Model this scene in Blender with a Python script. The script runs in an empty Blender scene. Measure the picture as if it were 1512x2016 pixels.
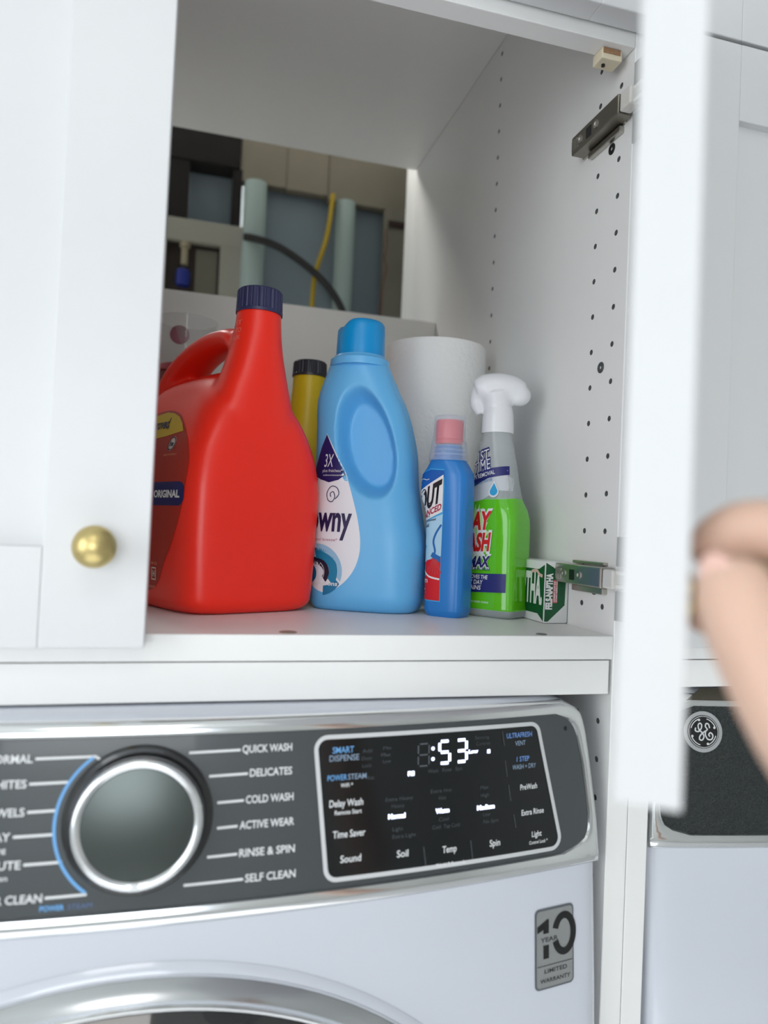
import bpy, bmesh, math, random
from mathutils import Vector, Matrix
from mathutils.bvhtree import BVHTree
random.seed(7)
SC = bpy.context.scene
COL = SC.collection
ZC = 1380.0            # camera height above the floor, millimetres; all numbers below are millimetres, z from camera level

# ------------------------------------------------------------------ camera
cd = bpy.data.cameras.new('camera'); cam = bpy.data.objects.new('camera', cd); COL.objects.link(cam)
cd.sensor_fit = 'HORIZONTAL'; cd.sensor_width = 36; cd.lens = 36*1438.0/1512
F = Vector((0.26635497, 0.96357362, 0.02410202)); U = Vector((-0.04944444, -0.01132212, 0.9987128)).normalized()
R = F.cross(U).normalized(); U = R.cross(F).normalized()
CAMP = Vector((-346.38, -510.32, 0.0))
m = Matrix((R, U, -F)).transposed().to_4x4(); m.translation = Vector((CAMP.x, CAMP.y, ZC))/1000
cam.matrix_world = m
cd.clip_start = 0.01
cd.dof.use_dof = True; cd.dof.focus_distance = 0.665; cd.dof.aperture_fstop = 4.6
SC.camera = cam

# ------------------------------------------------------------------ world, lights, exposure
w = bpy.data.worlds.new('sky'); SC.world = w; w.use_nodes = True
nt = w.node_tree; bg = nt.nodes['Background']
bg.inputs[0].default_value = (0.80, 0.90, 1.0, 1); bg.inputs[1].default_value = 1.0

def area(name, loc, target, sx, sy, power, col):
    l = bpy.data.lights.new(name, 'AREA'); l.shape = 'RECTANGLE'; l.size = sx; l.size_y = sy; l.energy = power; l.color = col
    o = bpy.data.objects.new(name, l); COL.objects.link(o)
    o.location = loc; d = Vector(target)-Vector(loc); o.rotation_euler = d.to_track_quat('-Z', 'Y').to_euler()
    return o
area('window_light', (-0.70, -2.9, 1.50), (-0.40, 0.0, 1.45), 1.15, 1.1, 18, (0.95, 0.97, 1.0))
area('side_window_light', (-1.62, -0.95, 1.55), (-0.1, 0.1, 1.4), 0.9, 1.2, 8.5, (0.94, 0.97, 1.0))
area('overhead_fill_light', (-0.5, -1.3, 2.42), (-0.5, -1.3, 0), 0.5, 0.5, 3, (1.0, 0.97, 0.93))  # added fill from above, no ceiling fixture behind it
area('cavity_fill_light', (-0.5, 1.05, 2.35), (-0.3, 0.95, 0), 0.5, 0.3, 15.0, (1.0, 0.97, 0.92))  # added fill beyond the opening, unseen; lifts the cavity and cabinet ceiling
sl_ = bpy.data.lights.new('sun', 'SUN'); sl_.energy = 6.0; sl_.angle = math.radians(1.0); sl_.color = (0.95, 0.98, 1.0)
so_ = bpy.data.objects.new('sun', sl_); COL.objects.link(so_)
so_.rotation_euler = Vector((0.15, 1.25, -1.0)).to_track_quat('-Z', 'Y').to_euler()     # through the rear window onto the pale floor
SC.view_settings.view_transform = 'Standard'; SC.view_settings.look = 'None'
SC.view_settings.exposure = 0.08; SC.view_settings.gamma = 1.0
SC.view_settings.use_curve_mapping = False

# ------------------------------------------------------------------ materials
MATS = {}
def pm(name, color, rough=0.5, metal=0.0, spec=0.5, emit=None, estr=0.0, noise=0, nscale=30, bump=0.0, coat=0.0, sss=0.0, trans=0.0, aniso=0.0):
    if name in MATS: return MATS[name]
    mt = bpy.data.materials.new(name); mt.use_nodes = True; n = mt.node_tree; b = n.nodes['Principled BSDF']
    def srgb(c): return tuple((x/12.92 if x <= 0.04045 else ((x+0.055)/1.055)**2.4) for x in c)
    c = srgb([x/255.0 for x in color])
    b.inputs['Base Color'].default_value = (*c, 1); b.inputs['Roughness'].default_value = rough
    b.inputs['Metallic'].default_value = metal; b.inputs['Specular IOR Level'].default_value = spec
    b.inputs['Coat Weight'].default_value = coat; b.inputs['Coat Roughness'].default_value = 0.05
    b.inputs['Transmission Weight'].default_value = trans
    if sss: b.inputs['Subsurface Weight'].default_value = sss; b.inputs['Subsurface Radius'].default_value = (0.012, 0.004, 0.002); b.inputs['Subsurface Scale'].default_value = 0.5
    if emit: b.inputs['Emission Color'].default_value = (*srgb([x/255.0 for x in emit]), 1); b.inputs['Emission Strength'].default_value = estr
    if noise or bump:
        tc = n.nodes.new('ShaderNodeTexCoord'); tx = n.nodes.new('ShaderNodeTexNoise'); tx.inputs['Scale'].default_value = nscale; tx.inputs['Detail'].default_value = 4
        n.links.new(tc.outputs['Object'], tx.inputs['Vector'])
        if noise:
            mr = n.nodes.new('ShaderNodeMix'); mr.data_type = 'RGBA'
            mr.inputs[6].default_value = (*[x*(1-noise) for x in c], 1); mr.inputs[7].default_value = (*[min(1, x*(1+noise)) for x in c], 1)
            n.links.new(tx.outputs['Fac'], mr.inputs[0]); n.links.new(mr.outputs[2], b.inputs['Base Color'])
        if bump:
            bp = n.nodes.new('ShaderNodeBump'); bp.inputs['Strength'].default_value = bump; bp.inputs['Distance'].default_value = 0.001
            n.links.new(tx.outputs['Fac'], bp.inputs['Height']); n.links.new(bp.outputs[0], b.inputs['Normal'])
    MATS[name] = mt; return mt
def frosted(name, color, alpha, rough=0.3):
    mt = pm(name, color, rough)
    n = mt.node_tree; b = n.nodes['Principled BSDF']; t = n.nodes.new('ShaderNodeBsdfTransparent'); mx = n.nodes.new('ShaderNodeMixShader')
    mx.inputs[0].default_value = alpha; n.links.new(t.outputs[0], mx.inputs[1]); n.links.new(b.outputs[0], mx.inputs[2])
    n.links.new(mx.outputs[0], n.nodes['Material Output'].inputs[0]); return mt

WHITE = pm('white_melamine', (237, 237, 235), 0.38, noise=0.012, nscale=60)
DOORW = pm('white_door_paint', (214, 215, 216), 0.33, noise=0.012, nscale=40, bump=0.02)
APPL = pm('white_enamel', (206, 210, 219), 0.14, coat=0.6)
WALLP = pm('wall_paint', (234, 235, 232), 0.8, noise=0.02, nscale=12, bump=0.05)
FLOORM = pm('floor_tile', (226, 226, 226), 0.6, noise=0.05, nscale=6)
CHROME = pm('chrome', (232, 234, 235), 0.12, metal=1)
NICKEL = pm('nickel', (190, 188, 180), 0.34, metal=1)
NICKEL_SHADED = pm('nickel_shaded', (138, 134, 124), 0.32, metal=1)  # same nickel, the upper hinge's dark reflection put into the colour
BRASS = pm('satin_brass', (205, 186, 128), 0.36, metal=1, noise=0.03, nscale=90)
BLACK = pm('black_plastic', (14, 15, 16), 0.35)
HOLE = pm('drilled_hole', (104, 106, 104), 0.9)
SCREWM = pm('screw_grey', (96, 100, 102), 0.4, metal=0.7)
PANELG = pm('panel_glass', (66, 71, 73), 0.3, coat=0.3, noise=0.10, nscale=900)
DISPG = pm('display_glass', (16, 19, 21), 0.12, noise=0.2, nscale=900)
SILV = pm('silver_print', (205, 207, 208), 0.4)
WPRINT = pm('white_print', (225, 227, 228), 0.5)
BPRINT = pm('blue_print', (110, 170, 225), 0.5)
DIMP = pm('dim_print', (70, 76, 80), 0.5)
LED = pm('lit_digits', (240, 245, 255), 0.5, emit=(205, 215, 255), estr=3.2)
LEDDIM = pm('unlit_digits', (95, 100, 105), 0.5)
DIALF = pm('brushed_dial_face', (84, 90, 88), 0.3, metal=1)
RED = pm('red_plastic', (252, 44, 24), 0.34, sss=0.0)
NAVY = pm('navy_plastic', (44, 46, 84), 0.45)
BLUEB = pm('light_blue_plastic', (104, 186, 240), 0.33)
CAPB = pm('bright_blue_cap', (4, 150, 218), 0.3)
YEL = pm('yellow_plastic', (214, 186, 10), 0.4)
CAPK = pm('dark_cap', (32, 34, 44), 0.4)
PAPER = pm('paper_towel', (244, 244, 242), 0.95, bump=1.0, nscale=180)
SHOUTB = pm('mid_blue_plastic', (40, 128, 206), 0.28)
GREENL = pm('green_liquid', (98, 200, 20), 0.12, coat=0.5)
WPL = pm('white_gloss_plastic', (238, 239, 242), 0.25)
FROST = frosted('frosted_plastic', (206, 218, 236), 0.32, 0.3)
CLEARP = frosted('clear_plastic', (196, 200, 198), 0.22, 0.1)
CLEARB = frosted('clear_bottle', (212, 218, 220), 0.5, 0.12)
CAPRED = pm('coral_cap_core', (246, 74, 64), 0.4)
MAROON = pm('maroon_plastic', (120, 26, 34), 0.4)
SKIN = pm('skin', (216, 180, 160), 0.5, sss=0.25, noise=0.06, nscale=40, bump=0.1)
NAIL = pm('nail', (232, 190, 176), 0.3)
PL = {}
def pcol(name, c, rough=0.45): return pm('print_'+name, c, rough)

# ------------------------------------------------------------------ helpers
def thing(name, label, cat, loc=(0, 0, 0), rot=0, group=None, kind=None):
    o = bpy.data.objects.new(name, None); COL.objects.link(o); o.empty_display_size = 0.02
    o.location = (loc[0]/1000, loc[1]/1000, (loc[2]+ZC)/1000); o.rotation_euler = (0, 0, math.radians(rot))
    if label: o['label'] = label
    if cat: o['category'] = cat
    if group: o['group'] = group
    if kind: o['kind'] = kind
    o['_o'] = (loc[0], loc[1], loc[2]); return o
def root_off(p):
    while p is not None and '_o' not in p.keys(): p = p.parent
    return Vector(p['_o']) if p is not None else Vector((0, 0, -ZC))
def mk(name, vf, mat, parent=None, world=False, smooth=True, label=None, sharp=30, kind=None):
    """one mesh object; world=True: verts in scene mm (roots without rotation), else in the thing's own frame"""
    vs, fs = vf[0], vf[1]
    off = root_off(parent) if (world or parent is None) else Vector((0, 0, 0))
    me = bpy.data.meshes.new(name)
    me.from_pydata([tuple((Vector(v)-off)/1000) for v in vs], [], [tuple(f) for f in fs]); me.update()
    bm = bmesh.new(); bm.from_mesh(me); bmesh.ops.recalc_face_normals(bm, faces=bm.faces) if not (len(vf) > 2) else None
    if smooth:
        ca = math.cos(math.radians(sharp))
        for f in bm.faces: f.smooth = True
        for e in bm.edges:
            if len(e.link_faces) == 2 and e.link_faces[0].normal.dot(e.link_faces[1].normal) < ca: e.smooth = False
    bm.to_mesh(me); bm.free()
    if isinstance(mat, (list, tuple)):
        for x in mat: me.materials.append(x)
    else: me.materials.append(mat)
    o = bpy.data.objects.new(name, me); COL.objects.link(o)
    if parent is not None: o.parent = parent
    if label: o['label'] = label
    if kind: o['kind'] = kind
    return o
def tag(o, label=None, cat=None, group=None, kind=None):
    for k, v in (('label', label), ('category', cat), ('group', group), ('kind', kind)):
        if v: o[k] = v
    return o
def box(x0, x1, y0, y1, z0, z1, b=0.0):
    if b <= 0:
        v = [(x, y, z) for x in (x0, x1) for y in (y0, y1) for z in (z0, z1)]
        return v, [(0, 1, 3, 2), (4, 6, 7, 5), (0, 4, 5, 1), (2, 3, 7, 6), (0, 2, 6, 4), (1, 5, 7, 3)]
    bm = bmesh.new(); bmesh.ops.create_cube(bm, size=1)
    for v in bm.verts: v.co = Vector(((x0+x1)/2+v.co.x*(x1-x0), (y0+y1)/2+v.co.y*(y1-y0), (z0+z1)/2+v.co.z*(z1-z0)))
    bmesh.ops.bevel(bm, geom=list(bm.edges), offset=b, segments=2, affect='EDGES', profile=0.5)
    return bm_out(bm)
def bm_out(bm):
    bm.verts.index_update(); r = ([tuple(v.co) for v in bm.verts], [[v.index for v in f.verts] for f in bm.faces]); bm.free(); return r
def join(*vfs):
    V, Fc = [], []
    for vf in vfs:
        n = len(V); V += list(vf[0]); Fc += [[i+n for i in f] for f in vf[1]]
    return V, Fc
def xf(vf, M): return [tuple(M @ Vector(v)) for v in vf[0]], vf[1]
def lathe(prof, n=48, c=(0, 0, 0), cap=True, sy=1.0, wob=None):
    V, Fc = [], []
    for r, z in prof:
        for i in range(n):
            a = 2*math.pi*i/n; k = wob(a, z) if wob else 1.0
            V.append((c[0]+r*k*math.cos(a), c[1]+r*k*sy*math.sin(a), c[2]+z))
    for j in range(len(prof)-1):
        for i in range(n):
            Fc.append((j*n+i, j*n+(i+1) % n, (j+1)*n+(i+1) % n, (j+1)*n+i))
    if cap:
        Fc.append(tuple(range(n-1, -1, -1))); Fc.append(tuple((len(prof)-1)*n+i for i in range(n)))
    return V, Fc
def hermite(keys, z):
    for i in range(len(keys)-1):
        if keys[i][0] <= z <= keys[i+1][0]:
            a, b = keys[i], keys[i+1]; t = (z-a[0])/(b[0]-a[0]); out = []
            for k in range(1, len(a)):
                def sl(j):
                    if j == 0 or j == len(keys)-1: 
                        q, r = (keys[0], keys[1]) if j == 0 else (keys[-2], keys[-1])
                        return (r[k]-q[k])/(r[0]-q[0])
                    s0 = (keys[j][k]-keys[j-1][k])/(keys[j][0]-keys[j-1][0]); s1 = (keys[j+1][k]-keys[j][k])/(keys[j+1][0]-keys[j][0])
                    return 0 if s0*s1 <= 0 else 2*s0*s1/(s0+s1)
                h = b[0]-a[0]; m0, m1 = sl(i)*h, sl(i+1)*h
                out.append((2*t**3-3*t*t+1)*a[k]+(t**3-2*t*t+t)*m0+(-2*t**3+3*t*t)*b[k]+(t**3-t*t)*m1)
            return out
    return list(keys[-1][1:])
def loft(keys, step=3.0, n=56):
    """keys: (z, xc, yc, rx, ry, e) superellipse sections"""
    z0, z1 = keys[0][0], keys[-1][0]; N = max(2, int((z1-z0)/step)); V, Fc = [], []
    zs = sorted(set([z0+(z1-z0)*i/N for i in range(N+1)]+[k[0] for k in keys]))
    zs = [z for i, z in enumerate(zs) if i == 0 or z-zs[i-1] > 0.2]
    for z in zs:
        xc, yc, rx, ry, e = hermite(keys, z)
        for i in range(n):
            a = 2*math.pi*i/n; c, s = math.cos(a), math.sin(a)
            V.append((xc+rx*math.copysign(abs(c)**(2/e), c), yc+ry*math.copysign(abs(s)**(2/e), s), z))
    L = len(zs)
    for j in range(L-1):
        for i in range(n): Fc.append((j*n+i, j*n+(i+1) % n, (j+1)*n+(i+1) % n, (j+1)*n+i))
    Fc.append(tuple(range(n-1, -1, -1))); Fc.append(tuple((L-1)*n+i for i in range(n)))
    return V, Fc
def tube(pts, rad, n=12, sub=6, flat=1.0):
    P = [Vector(p) for p in pts]; Rr = rad if isinstance(rad, (list, tuple)) else [rad]*len(P); Q, RR = [], []
    for i in range(len(P)-1):
        p0, p1, p2, p3 = P[max(i-1, 0)], P[i], P[i+1], P[min(i+2, len(P)-1)]
        for k in range(sub):
            t = k/sub
            Q.append(0.5*((2*p1)+(p2-p0)*t+(2*p0-5*p1+4*p2-p3)*t*t+(3*p1-p0-3*p2+p3)*t**3)); RR.append(Rr[i]*(1-t)+Rr[i+1]*t)
    Q.append(P[-1]); RR.append(Rr[-1]); V, Fc = [], []; up = None
    for i, q in enumerate(Q):
        d = (Q[min(i+1, len(Q)-1)]-Q[max(i-1, 0)]).normalized()
        if up is None: up = Vector((0, 1, 0)) if abs(d.y) < 0.9 else Vector((1, 0, 0))
        s = d.cross(up).normalized(); up = s.cross(d).normalized()
        for k in range(n):
            a = 2*math.pi*k/n; V.append(tuple(q+(s*math.cos(a)+up*math.sin(a)*flat)*RR[i]))
    for j in range(len(Q)-1):
        for i in range(n): Fc.append((j*n+i, j*n+(i+1) % n, (j+1)*n+(i+1) % n, (j+1)*n+i))
    Fc.append(tuple(range(n-1, -1, -1))); Fc.append(tuple((len(Q)-1)*n+i for i in range(n)))
    return V, Fc
def ellipsoid(c, r, n=28, m_=16):
    V, Fc = [], []
    for j in range(m_+1):
        t = math.pi*j/m_
        for i in range(n):
            a = 2*math.pi*i/n; V.append((c[0]+r[0]*math.sin(t)*math.cos(a), c[1]+r[1]*math.sin(t)*math.sin(a), c[2]-r[2]*math.cos(t)))
    for j in range(m_):
        for i in range(n): Fc.append((j*n+i, j*n+(i+1) % n, (j+1)*n+(i+1) % n, (j+1)*n+i))
    return V, Fc
def remesh(vf, voxel=2.4, it=6, fac=0.5):
    me = bpy.data.meshes.new('tmp'); me.from_pydata([tuple(Vector(v)/1000) for v in vf[0]], [], [tuple(f) for f in vf[1]])
    bm = bmesh.new(); bm.from_mesh(me); bmesh.ops.remove_doubles(bm, verts=bm.verts, dist=1e-6); bmesh.ops.recalc_face_normals(bm, faces=bm.faces); bm.to_mesh(me); bm.free()
    o = bpy.data.objects.new('tmp', me); COL.objects.link(o)
    r = o.modifiers.new('r', 'REMESH'); r.mode = 'VOXEL'; r.voxel_size = voxel/1000
    s = o.modifiers.new('s', 'SMOOTH'); s.iterations = it; s.factor = fac
    dg = bpy.context.evaluated_depsgraph_get(); e = o.evaluated_get(dg); em = e.to_mesh()
    out = ([tuple(v.co*1000) for v in em.vertices], [list(p.vertices) for p in em.polygons]); e.to_mesh_clear()
    bpy.data.objects.remove(o); bpy.data.meshes.remove(me); return out
def text2d(s, width=None, height=None, bold=0.0, shear=0.0, align='L', spacing=1.0):
    """flat lettering as (verts2d, faces); scaled to width and cap height in mm; origin = left baseline (or centre / right)"""
    cu = bpy.data.curves.new('t', 'FONT'); cu.body = s; cu.size = 1; cu.offset = bold; cu.shear = shear; cu.space_character = spacing; cu.resolution_u = 3
    o = bpy.data.objects.new('t', cu); COL.objects.link(o)
    dg = bpy.context.evaluated_depsgraph_get(); e = o.evaluated_get(dg); me = e.to_mesh()
    V = [(v.co.x, v.co.y) for v in me.vertices]; Fc = [list(p.vertices) for p in me.polygons]; e.to_mesh_clear()
    bpy.data.objects.remove(o); bpy.data.curves.remove(cu)
    if not V: return [], []
    x0, x1 = min(v[0] for v in V), max(v[0] for v in V)
    cap = 0.69; sy = (height or 1)/cap; sx = (width/(x1-x0)) if width else sy
    ox = {'L': x0, 'C': (x0+x1)/2, 'R': x1}[align]
    return [((x-ox)*sx, y*sy) for x, y in V], Fc
def poly2d(pts, maxlen=None):
    bm = bmesh.new(); vs = [bm.verts.new((p[0], p[1], 0)) for p in pts]; es = [bm.edges.new((vs[i], vs[(i+1) % len(vs)])) for i in range(len(vs))]
    bmesh.ops.triangle_fill(bm, edges=es, use_beauty=True)
    if maxlen:
        for _ in range(6):
            lg = [e for e in bm.edges if e.calc_length() > maxlen]
            if not lg: break
            bmesh.ops.subdivide_edges(bm, edges=lg, cuts=1); bmesh.ops.triangulate(bm, faces=bm.faces)
    v, f = bm_out(bm); return [(a[0], a[1]) for a in v], f
def rrect(x0, x1, z0, z1, r, n=6, sl=0.0):
    P = []
    for cx, cz, a0 in ((x1-r, z1-r, 0), (x0+r, z1-r, 90), (x0+r, z0+r, 180), (x1-r, z0+r, 270)):
        for i in range(n+1):
            a = math.radians(a0+90*i/n); P.append((cx+r*math.cos(a), cz+r*math.sin(a)))
    return P
def mv2(vf, dx, dz, rot=0, s=1):
    c, q = math.cos(math.radians(rot)), math.sin(math.radians(rot))
    return [((x*c-y*q)*s+dx, (x*q+y*c)*s+dz) for x, y in vf[0]], vf[1]
def band2d(pts, wd, closed=False):
    """a strip of width wd along a 2D polyline"""
    V, Fc = [], []; n = len(pts)
    for i, p in enumerate(pts):
        a = pts[(i-1) % n] if (closed or i > 0) else p; b = pts[(i+1) % n] if (closed or i < n-1) else p
        d = Vector((b[0]-a[0], b[1]-a[1])).normalized(); nx, nz = -d.y*wd/2, d.x*wd/2
        V += [(p[0]+nx, p[1]+nz), (p[0]-nx, p[1]-nz)]
    for i in range(n if closed else n-1):
        j = (i+1) % n; Fc.append((2*i, 2*i+1, 2*j+1, 2*j))
    return V, Fc
def on_surface(vf, bvh, off=0.35, y0=-300, fallback=-20):
    """flat print laid on a bottle: 2D (x, z) verts sent along +y onto its surface"""
    V = []; ok = []
    for x, z in vf[0]:
        h = bvh.ray_cast(Vector((x, y0, z)), Vector((0, 1, 0)))
        ok.append(h[0] is not None); V.append((x, h[0].y-off, z) if ok[-1] else (x, fallback, z))
    Fc = [f for f in vf[1] if all(ok[i] for i in f)]; used = sorted({i for f in Fc for i in f}); mp = {i: k for k, i in enumerate(used)}
    return [V[i] for i in used], [[mp[i] for i in f] for f in Fc], True
def bvh_of(vf): return BVHTree.FromPolygons([Vector(v) for v in vf[0]], [list(f) for f in vf[1]])

# ================================================================== STRUCTURE
def struct(name, vf, mat, smooth=False):
    o = mk(name, vf, mat, None, smooth=smooth); o['kind'] = 'structure'; return o
struct('floor', box(-2300, 2000, -3000, 2000, -1400, -1380), FLOORM)
struct('ceiling', box(-2300, 2000, -3000, 2000, 1120, 1140), WALLP)
# wall behind the cabinets, cut open behind the left cabinet
struct('wall_back', join(box(-2300, -700, 640, 700, -1380, 1120), box(3, 2000, 640, 700, -1380, 1120), box(-700, 3, 640, 700, -1380, -60)), WALLP)
struct('wall_utility', join(box(-2300, 2000, 1400, 1420, -1380, 1120)), pm('utility_wall', (120, 128, 132), 0.8, noise=0.08, nscale=5))
def wall_open(axis, pos, a0, a1, z0, z1, o0, o1, oz0, oz1, t=60):
    rs = [(a0, o0, z0, z1), (o1, a1, z0, z1), (o0, o1, z0, oz0), (o0, o1, oz1, z1)]
    return join(*[box(r[0], r[1], pos-t, pos, r[2], r[3]) if axis == 'y' else box(pos-t, pos, r[0], r[1], r[2], r[3]) for r in rs])
struct('wall_rear', wall_open('y', -3000, -2300, 2000, -1380, 1120, -2300+60, 0, -480, 860), WALLP)
struct('wall_left', wall_open('x', -1650, -3000, 640, -1380, 1120, -1500, -400, -480, 860), WALLP)
struct('wall_right', box(2000, 2060, -3000, 2000, -1380, 1120), WALLP)

# ================================================================== CABINETS
YF = 18.0; ZFL = -79.0
def grid_plate(ys, zs, holes, x, hr, depth, xdir, n=12):
    """plate in the plane x with real drilled holes; cells centred on the holes become rings with a barrel"""
    V, Fc = [], []; idx = {}
    def vid(y, z):
        k = (round(y, 2), round(z, 2))
        if k not in idx: idx[k] = len(V); V.append((x, y, z))
        return idx[k]
    H = {(round(a, 1), round(b, 1)) for a, b in holes}
    for i in range(len(ys)-1):
        for j in range(len(zs)-1):
            cy, cz = (ys[i]+ys[i+1])/2, (zs[j]+zs[j+1])/2
            q = [vid(ys[i+1], zs[j]), vid(ys[i+1], zs[j+1]), vid(ys[i], zs[j+1]), vid(ys[i], zs[j])]
            if (round(cy, 1), round(cz, 1)) in H:
                r0 = []; r1 = []
                for k in range(n):
                    a = 2*math.pi*(k+0.5)/n-math.pi/4
                    r0.append(len(V)); V.append((x, cy+hr*math.cos(a), cz+hr*math.sin(a)))
                for k in range(n):
                    a = 2*math.pi*(k+0.5)/n-math.pi/4
                    r1.append(len(V)); V.append((x+xdir*depth, cy+hr*math.cos(a), cz+hr*math.sin(a)))
                m4 = n//4
                for s in range(4):
                    c0 = q[s]; c1 = q[(s+1) % 4]
                    for k in range(m4): 
                        a, b = r0[(s*m4+k) % n], r0[(s*m4+k+1) % n]
                        if k < m4-1: Fc.append((c0 if k == 0 else c0, a, b))
                        else: Fc.append((c0, a, b, c1))
                for k in range(n):
                    Fc.append((r0[k], r1[k], r1[(k+1) % n], r0[(k+1) % n]))
                Fc.append(tuple(r1))
            else: Fc.append(tuple(q))
    return V, Fc
def side_panel_vf(xin, xout, y0, y1, z0, z1):
    cols = [37.0, 69.7, 298.4]; hz = [391.0-32*k for k in range(-6, 38) if z0+8 < 391-32*k < z1-8]
    hz.sort(); cw = 4.5
    ys = sorted([y0+0.6, y1]+[c-cw for c in cols]+[c+cw for c in cols]); zs = sorted([z0, z1]+[h-cw for h in hz]+[h+cw for h in hz])
    vf = grid_plate(ys, zs, [(c, h) for c in cols for h in hz], xin, 2.5, 3.2, 1 if xout > xin else -1)
    sgn = 1 if xout > xin else -1
    shell = [(xin, y0+0.6, z0), (xin+sgn*0.6, y0, z0), (xout-sgn*0.6, y0, z0), (xout, y0+0.6, z0), (xout, y1, z0), (xin, y1, z0)]
    top = [(a, b, z1) for a, b, c in shell]; S = shell+top
    Fs = [(0, 1, 7, 6), (1, 2, 8, 7), (2, 3, 9, 8), (3, 4, 10, 9), (4, 5, 11, 10), (0, 5, 4, 3, 2, 1), (6, 7, 8, 9, 10, 11)]
    return join(vf, (S, Fs))
cab = thing('wall_cabinet', 'white laundry cabinet over the washer, right door open showing the bottles', 'cabinet', (-363, YF, -1380))
sp = mk('side_panel', side_panel_vf(0, 19, YF, 632, -1380, 1000), WHITE, cab, world=True, smooth=False, label='side panel with rows of drilled shelf-pin holes')
# drilled holes darker inside: second material on the barrel ends
sp.data.materials.append(HOLE)
for p in sp.data.polygons:
    c = p.center; 
    if c.x*1000+(-363) > 0.5+0 and c.x*1000-363 < 4.5 and p.area < 3.2e-5: p.material_index = 1
mk('side_panel', box(-745, -726, YF, 632, -1380, 1000, 0.6), WHITE, cab, world=True, smooth=False)
mk('bottom_panel', box(-726, -0.3, YF, 632, ZFL-19, ZFL, 0.6), WHITE, cab, world=True, smooth=False)
mk('light_rail', box(-726, -3.5, YF, YF+18, -126, -98.8, 0.5), WHITE, cab, world=True, smooth=False)
mk('top_rail', box(-726, -0.3, YF, 37.5, 412, 430.5, 0.6), WHITE, cab, world=True, smooth=False)
mk('upper_rail', box(-726, -0.3, YF+2, 37.5, 431, 1000, 0.6), WHITE, cab, world=True, smooth=False)
mk('back_board', box(-725.5, -0.5, 503, 512, ZFL, 308, 0.4), pm('back_board_white', (236, 235, 228), 0.55), cab, world=True, smooth=False)
mk('top_panel', box(-726, -0.3, YF+19.6, 636, 597, 615, 0.4), WHITE, cab, world=True, smooth=False)
# wooden mounting block under the top rail
blk = mk('mounting_block', box(-27, -8, 25, 40, 402.5, 411.8, 0.7), pm('pale_block', (226, 216, 188), 0.6, noise=0.05), cab, world=True, smooth=False, label='cream block with a raw brown edge')
mk('raw_edge', box(-26, -10, 24.4, 25.2, 407, 411.5), pm('raw_wood', (158, 122, 90), 0.8, noise=0.4, nscale=300), blk, world=True, smooth=False)
mk('screw', lathe([(1.6, -1.5), (1.6, 0.5)], 10, (-21, 33, 402.3)), BLACK, blk, world=True)
mk('screw', lathe([(4.2, 0), (4.6, 0.3), (3.8, 0.7)], 18, (-61.4, 26.3, ZFL)), pm('cover_grey', (112, 112, 110), 0.6), cab, world=True, label='grey screw cover in the shelf floor')
mk('screw', lathe([(6.5, 0), (6.8, 0.3), (5.6, 0.7)], 18, (-266.5, 29.7, ZFL)), pm('cover_brown', (150, 132, 118), 0.6), cab, world=True, label='brownish screw cover in the shelf floor')
def screw_x(y, z, mat, lab):
    M = Matrix.Translation((0, y, z)) @ Matrix.Rotation(-math.pi/2, 4, 'Y')
    s = mk('connector_screw', xf(lathe([(4.9, -2), (4.9, 0.5), (4.3, 0.9), (1.8, 0.9), (1.4, -0.2)], 20), M), mat, cab, world=True, label=lab)
for y, z, mt, lab in ((48.2, 341.2, BLACK, 'open black connector hole'), (52.9, 149.9, SCREWM, 'grey connector screw'), (50.1, -43.3, SCREWM, 'grey connector screw'), (50.2, -199.3, BLACK, 'open black connector hole')):
    screw_x(y, z, mt, lab)

def knob_vf(x, z, yface):
    M = Matrix.Translation((x, yface, z)) @ Matrix.Rotation(math.pi/2, 4, 'X')
    prof = [(8.5, 0), (8.5, 1.2), (5.0, 2.5), (4.6, 9), (6.5, 11.5)]+[(13.4*math.sin(t), 21.5-11.2*math.cos(t)) for t in [math.radians(a) for a in (36, 50, 62, 75, 90, 105, 120, 135, 150, 162, 172)]]+[(0.3, 32.7)]
    return xf(lathe(prof, 40), M)
def make_door(parent, origin, rot, W, z0, z1, mirror, knob_z=None, label=None, knob_side=1):
    """local frame: hinge edge at x=0, width to +x (or -x when mirrored), inner face y=0, outer face y=-20"""
    s = -1 if mirror else 1
    def B(x0, x1, y0, y1, a, b, bev=0.0):
        X = sorted((s*x0, s*x1)); return box(X[0], X[1], y0, y1, a, b, bev)
    off = root_off(parent)
    d = mk('door', B(60, W-60, -13.5, -1, z0+60-off.z*0, z1-60), DOORW, None, world=False, smooth=False, label=label)
    d.parent = parent; d.location = ((origin[0]-off.x)/1000, (origin[1]-off.y)/1000, (0-off.z)/1000 - 0.0)
    d.rotation_euler = (0, 0, math.radians(rot))
    T = 21
    def sub(name, vf, mat=DOORW): 
        o = mk(name, vf, mat, None, smooth=(mat is BRASS)); o.parent = d; return o
    def fix(vf): return ([(v[0], v[1], v[2]-ZC) for v in vf[0]], vf[1])
    fr = 64.5
    for vf, nm in ((B(0, fr, -T, 0, z0, z1, 0.9), 'stile'), (B(W-fr, W, -T, 0, z0, z1, 0.9), 'stile'), (B(fr, W-fr, -T, 0, z0, z0+fr, 0.7), 'rail'), (B(fr, W-fr, -T, 0, z1-fr, z1, 0.7), 'rail')):
        sub(nm, fix(vf))
    if knob_z is not None: sub('knob', fix(knob_vf(s*(W-31.5), knob_z, -T)), BRASS)
    # the panel itself
    for v in d.data.vertices: v.co.z -= ZC/1000
    return d
DZ0, DZ1 = -84.8, 419.5
make_door(cab, (-742.5, 16), 0, 376.5, DZ0, DZ1, False, knob_z=-18.6, label='closed left shaker door')
OPEN = 52.65
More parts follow.
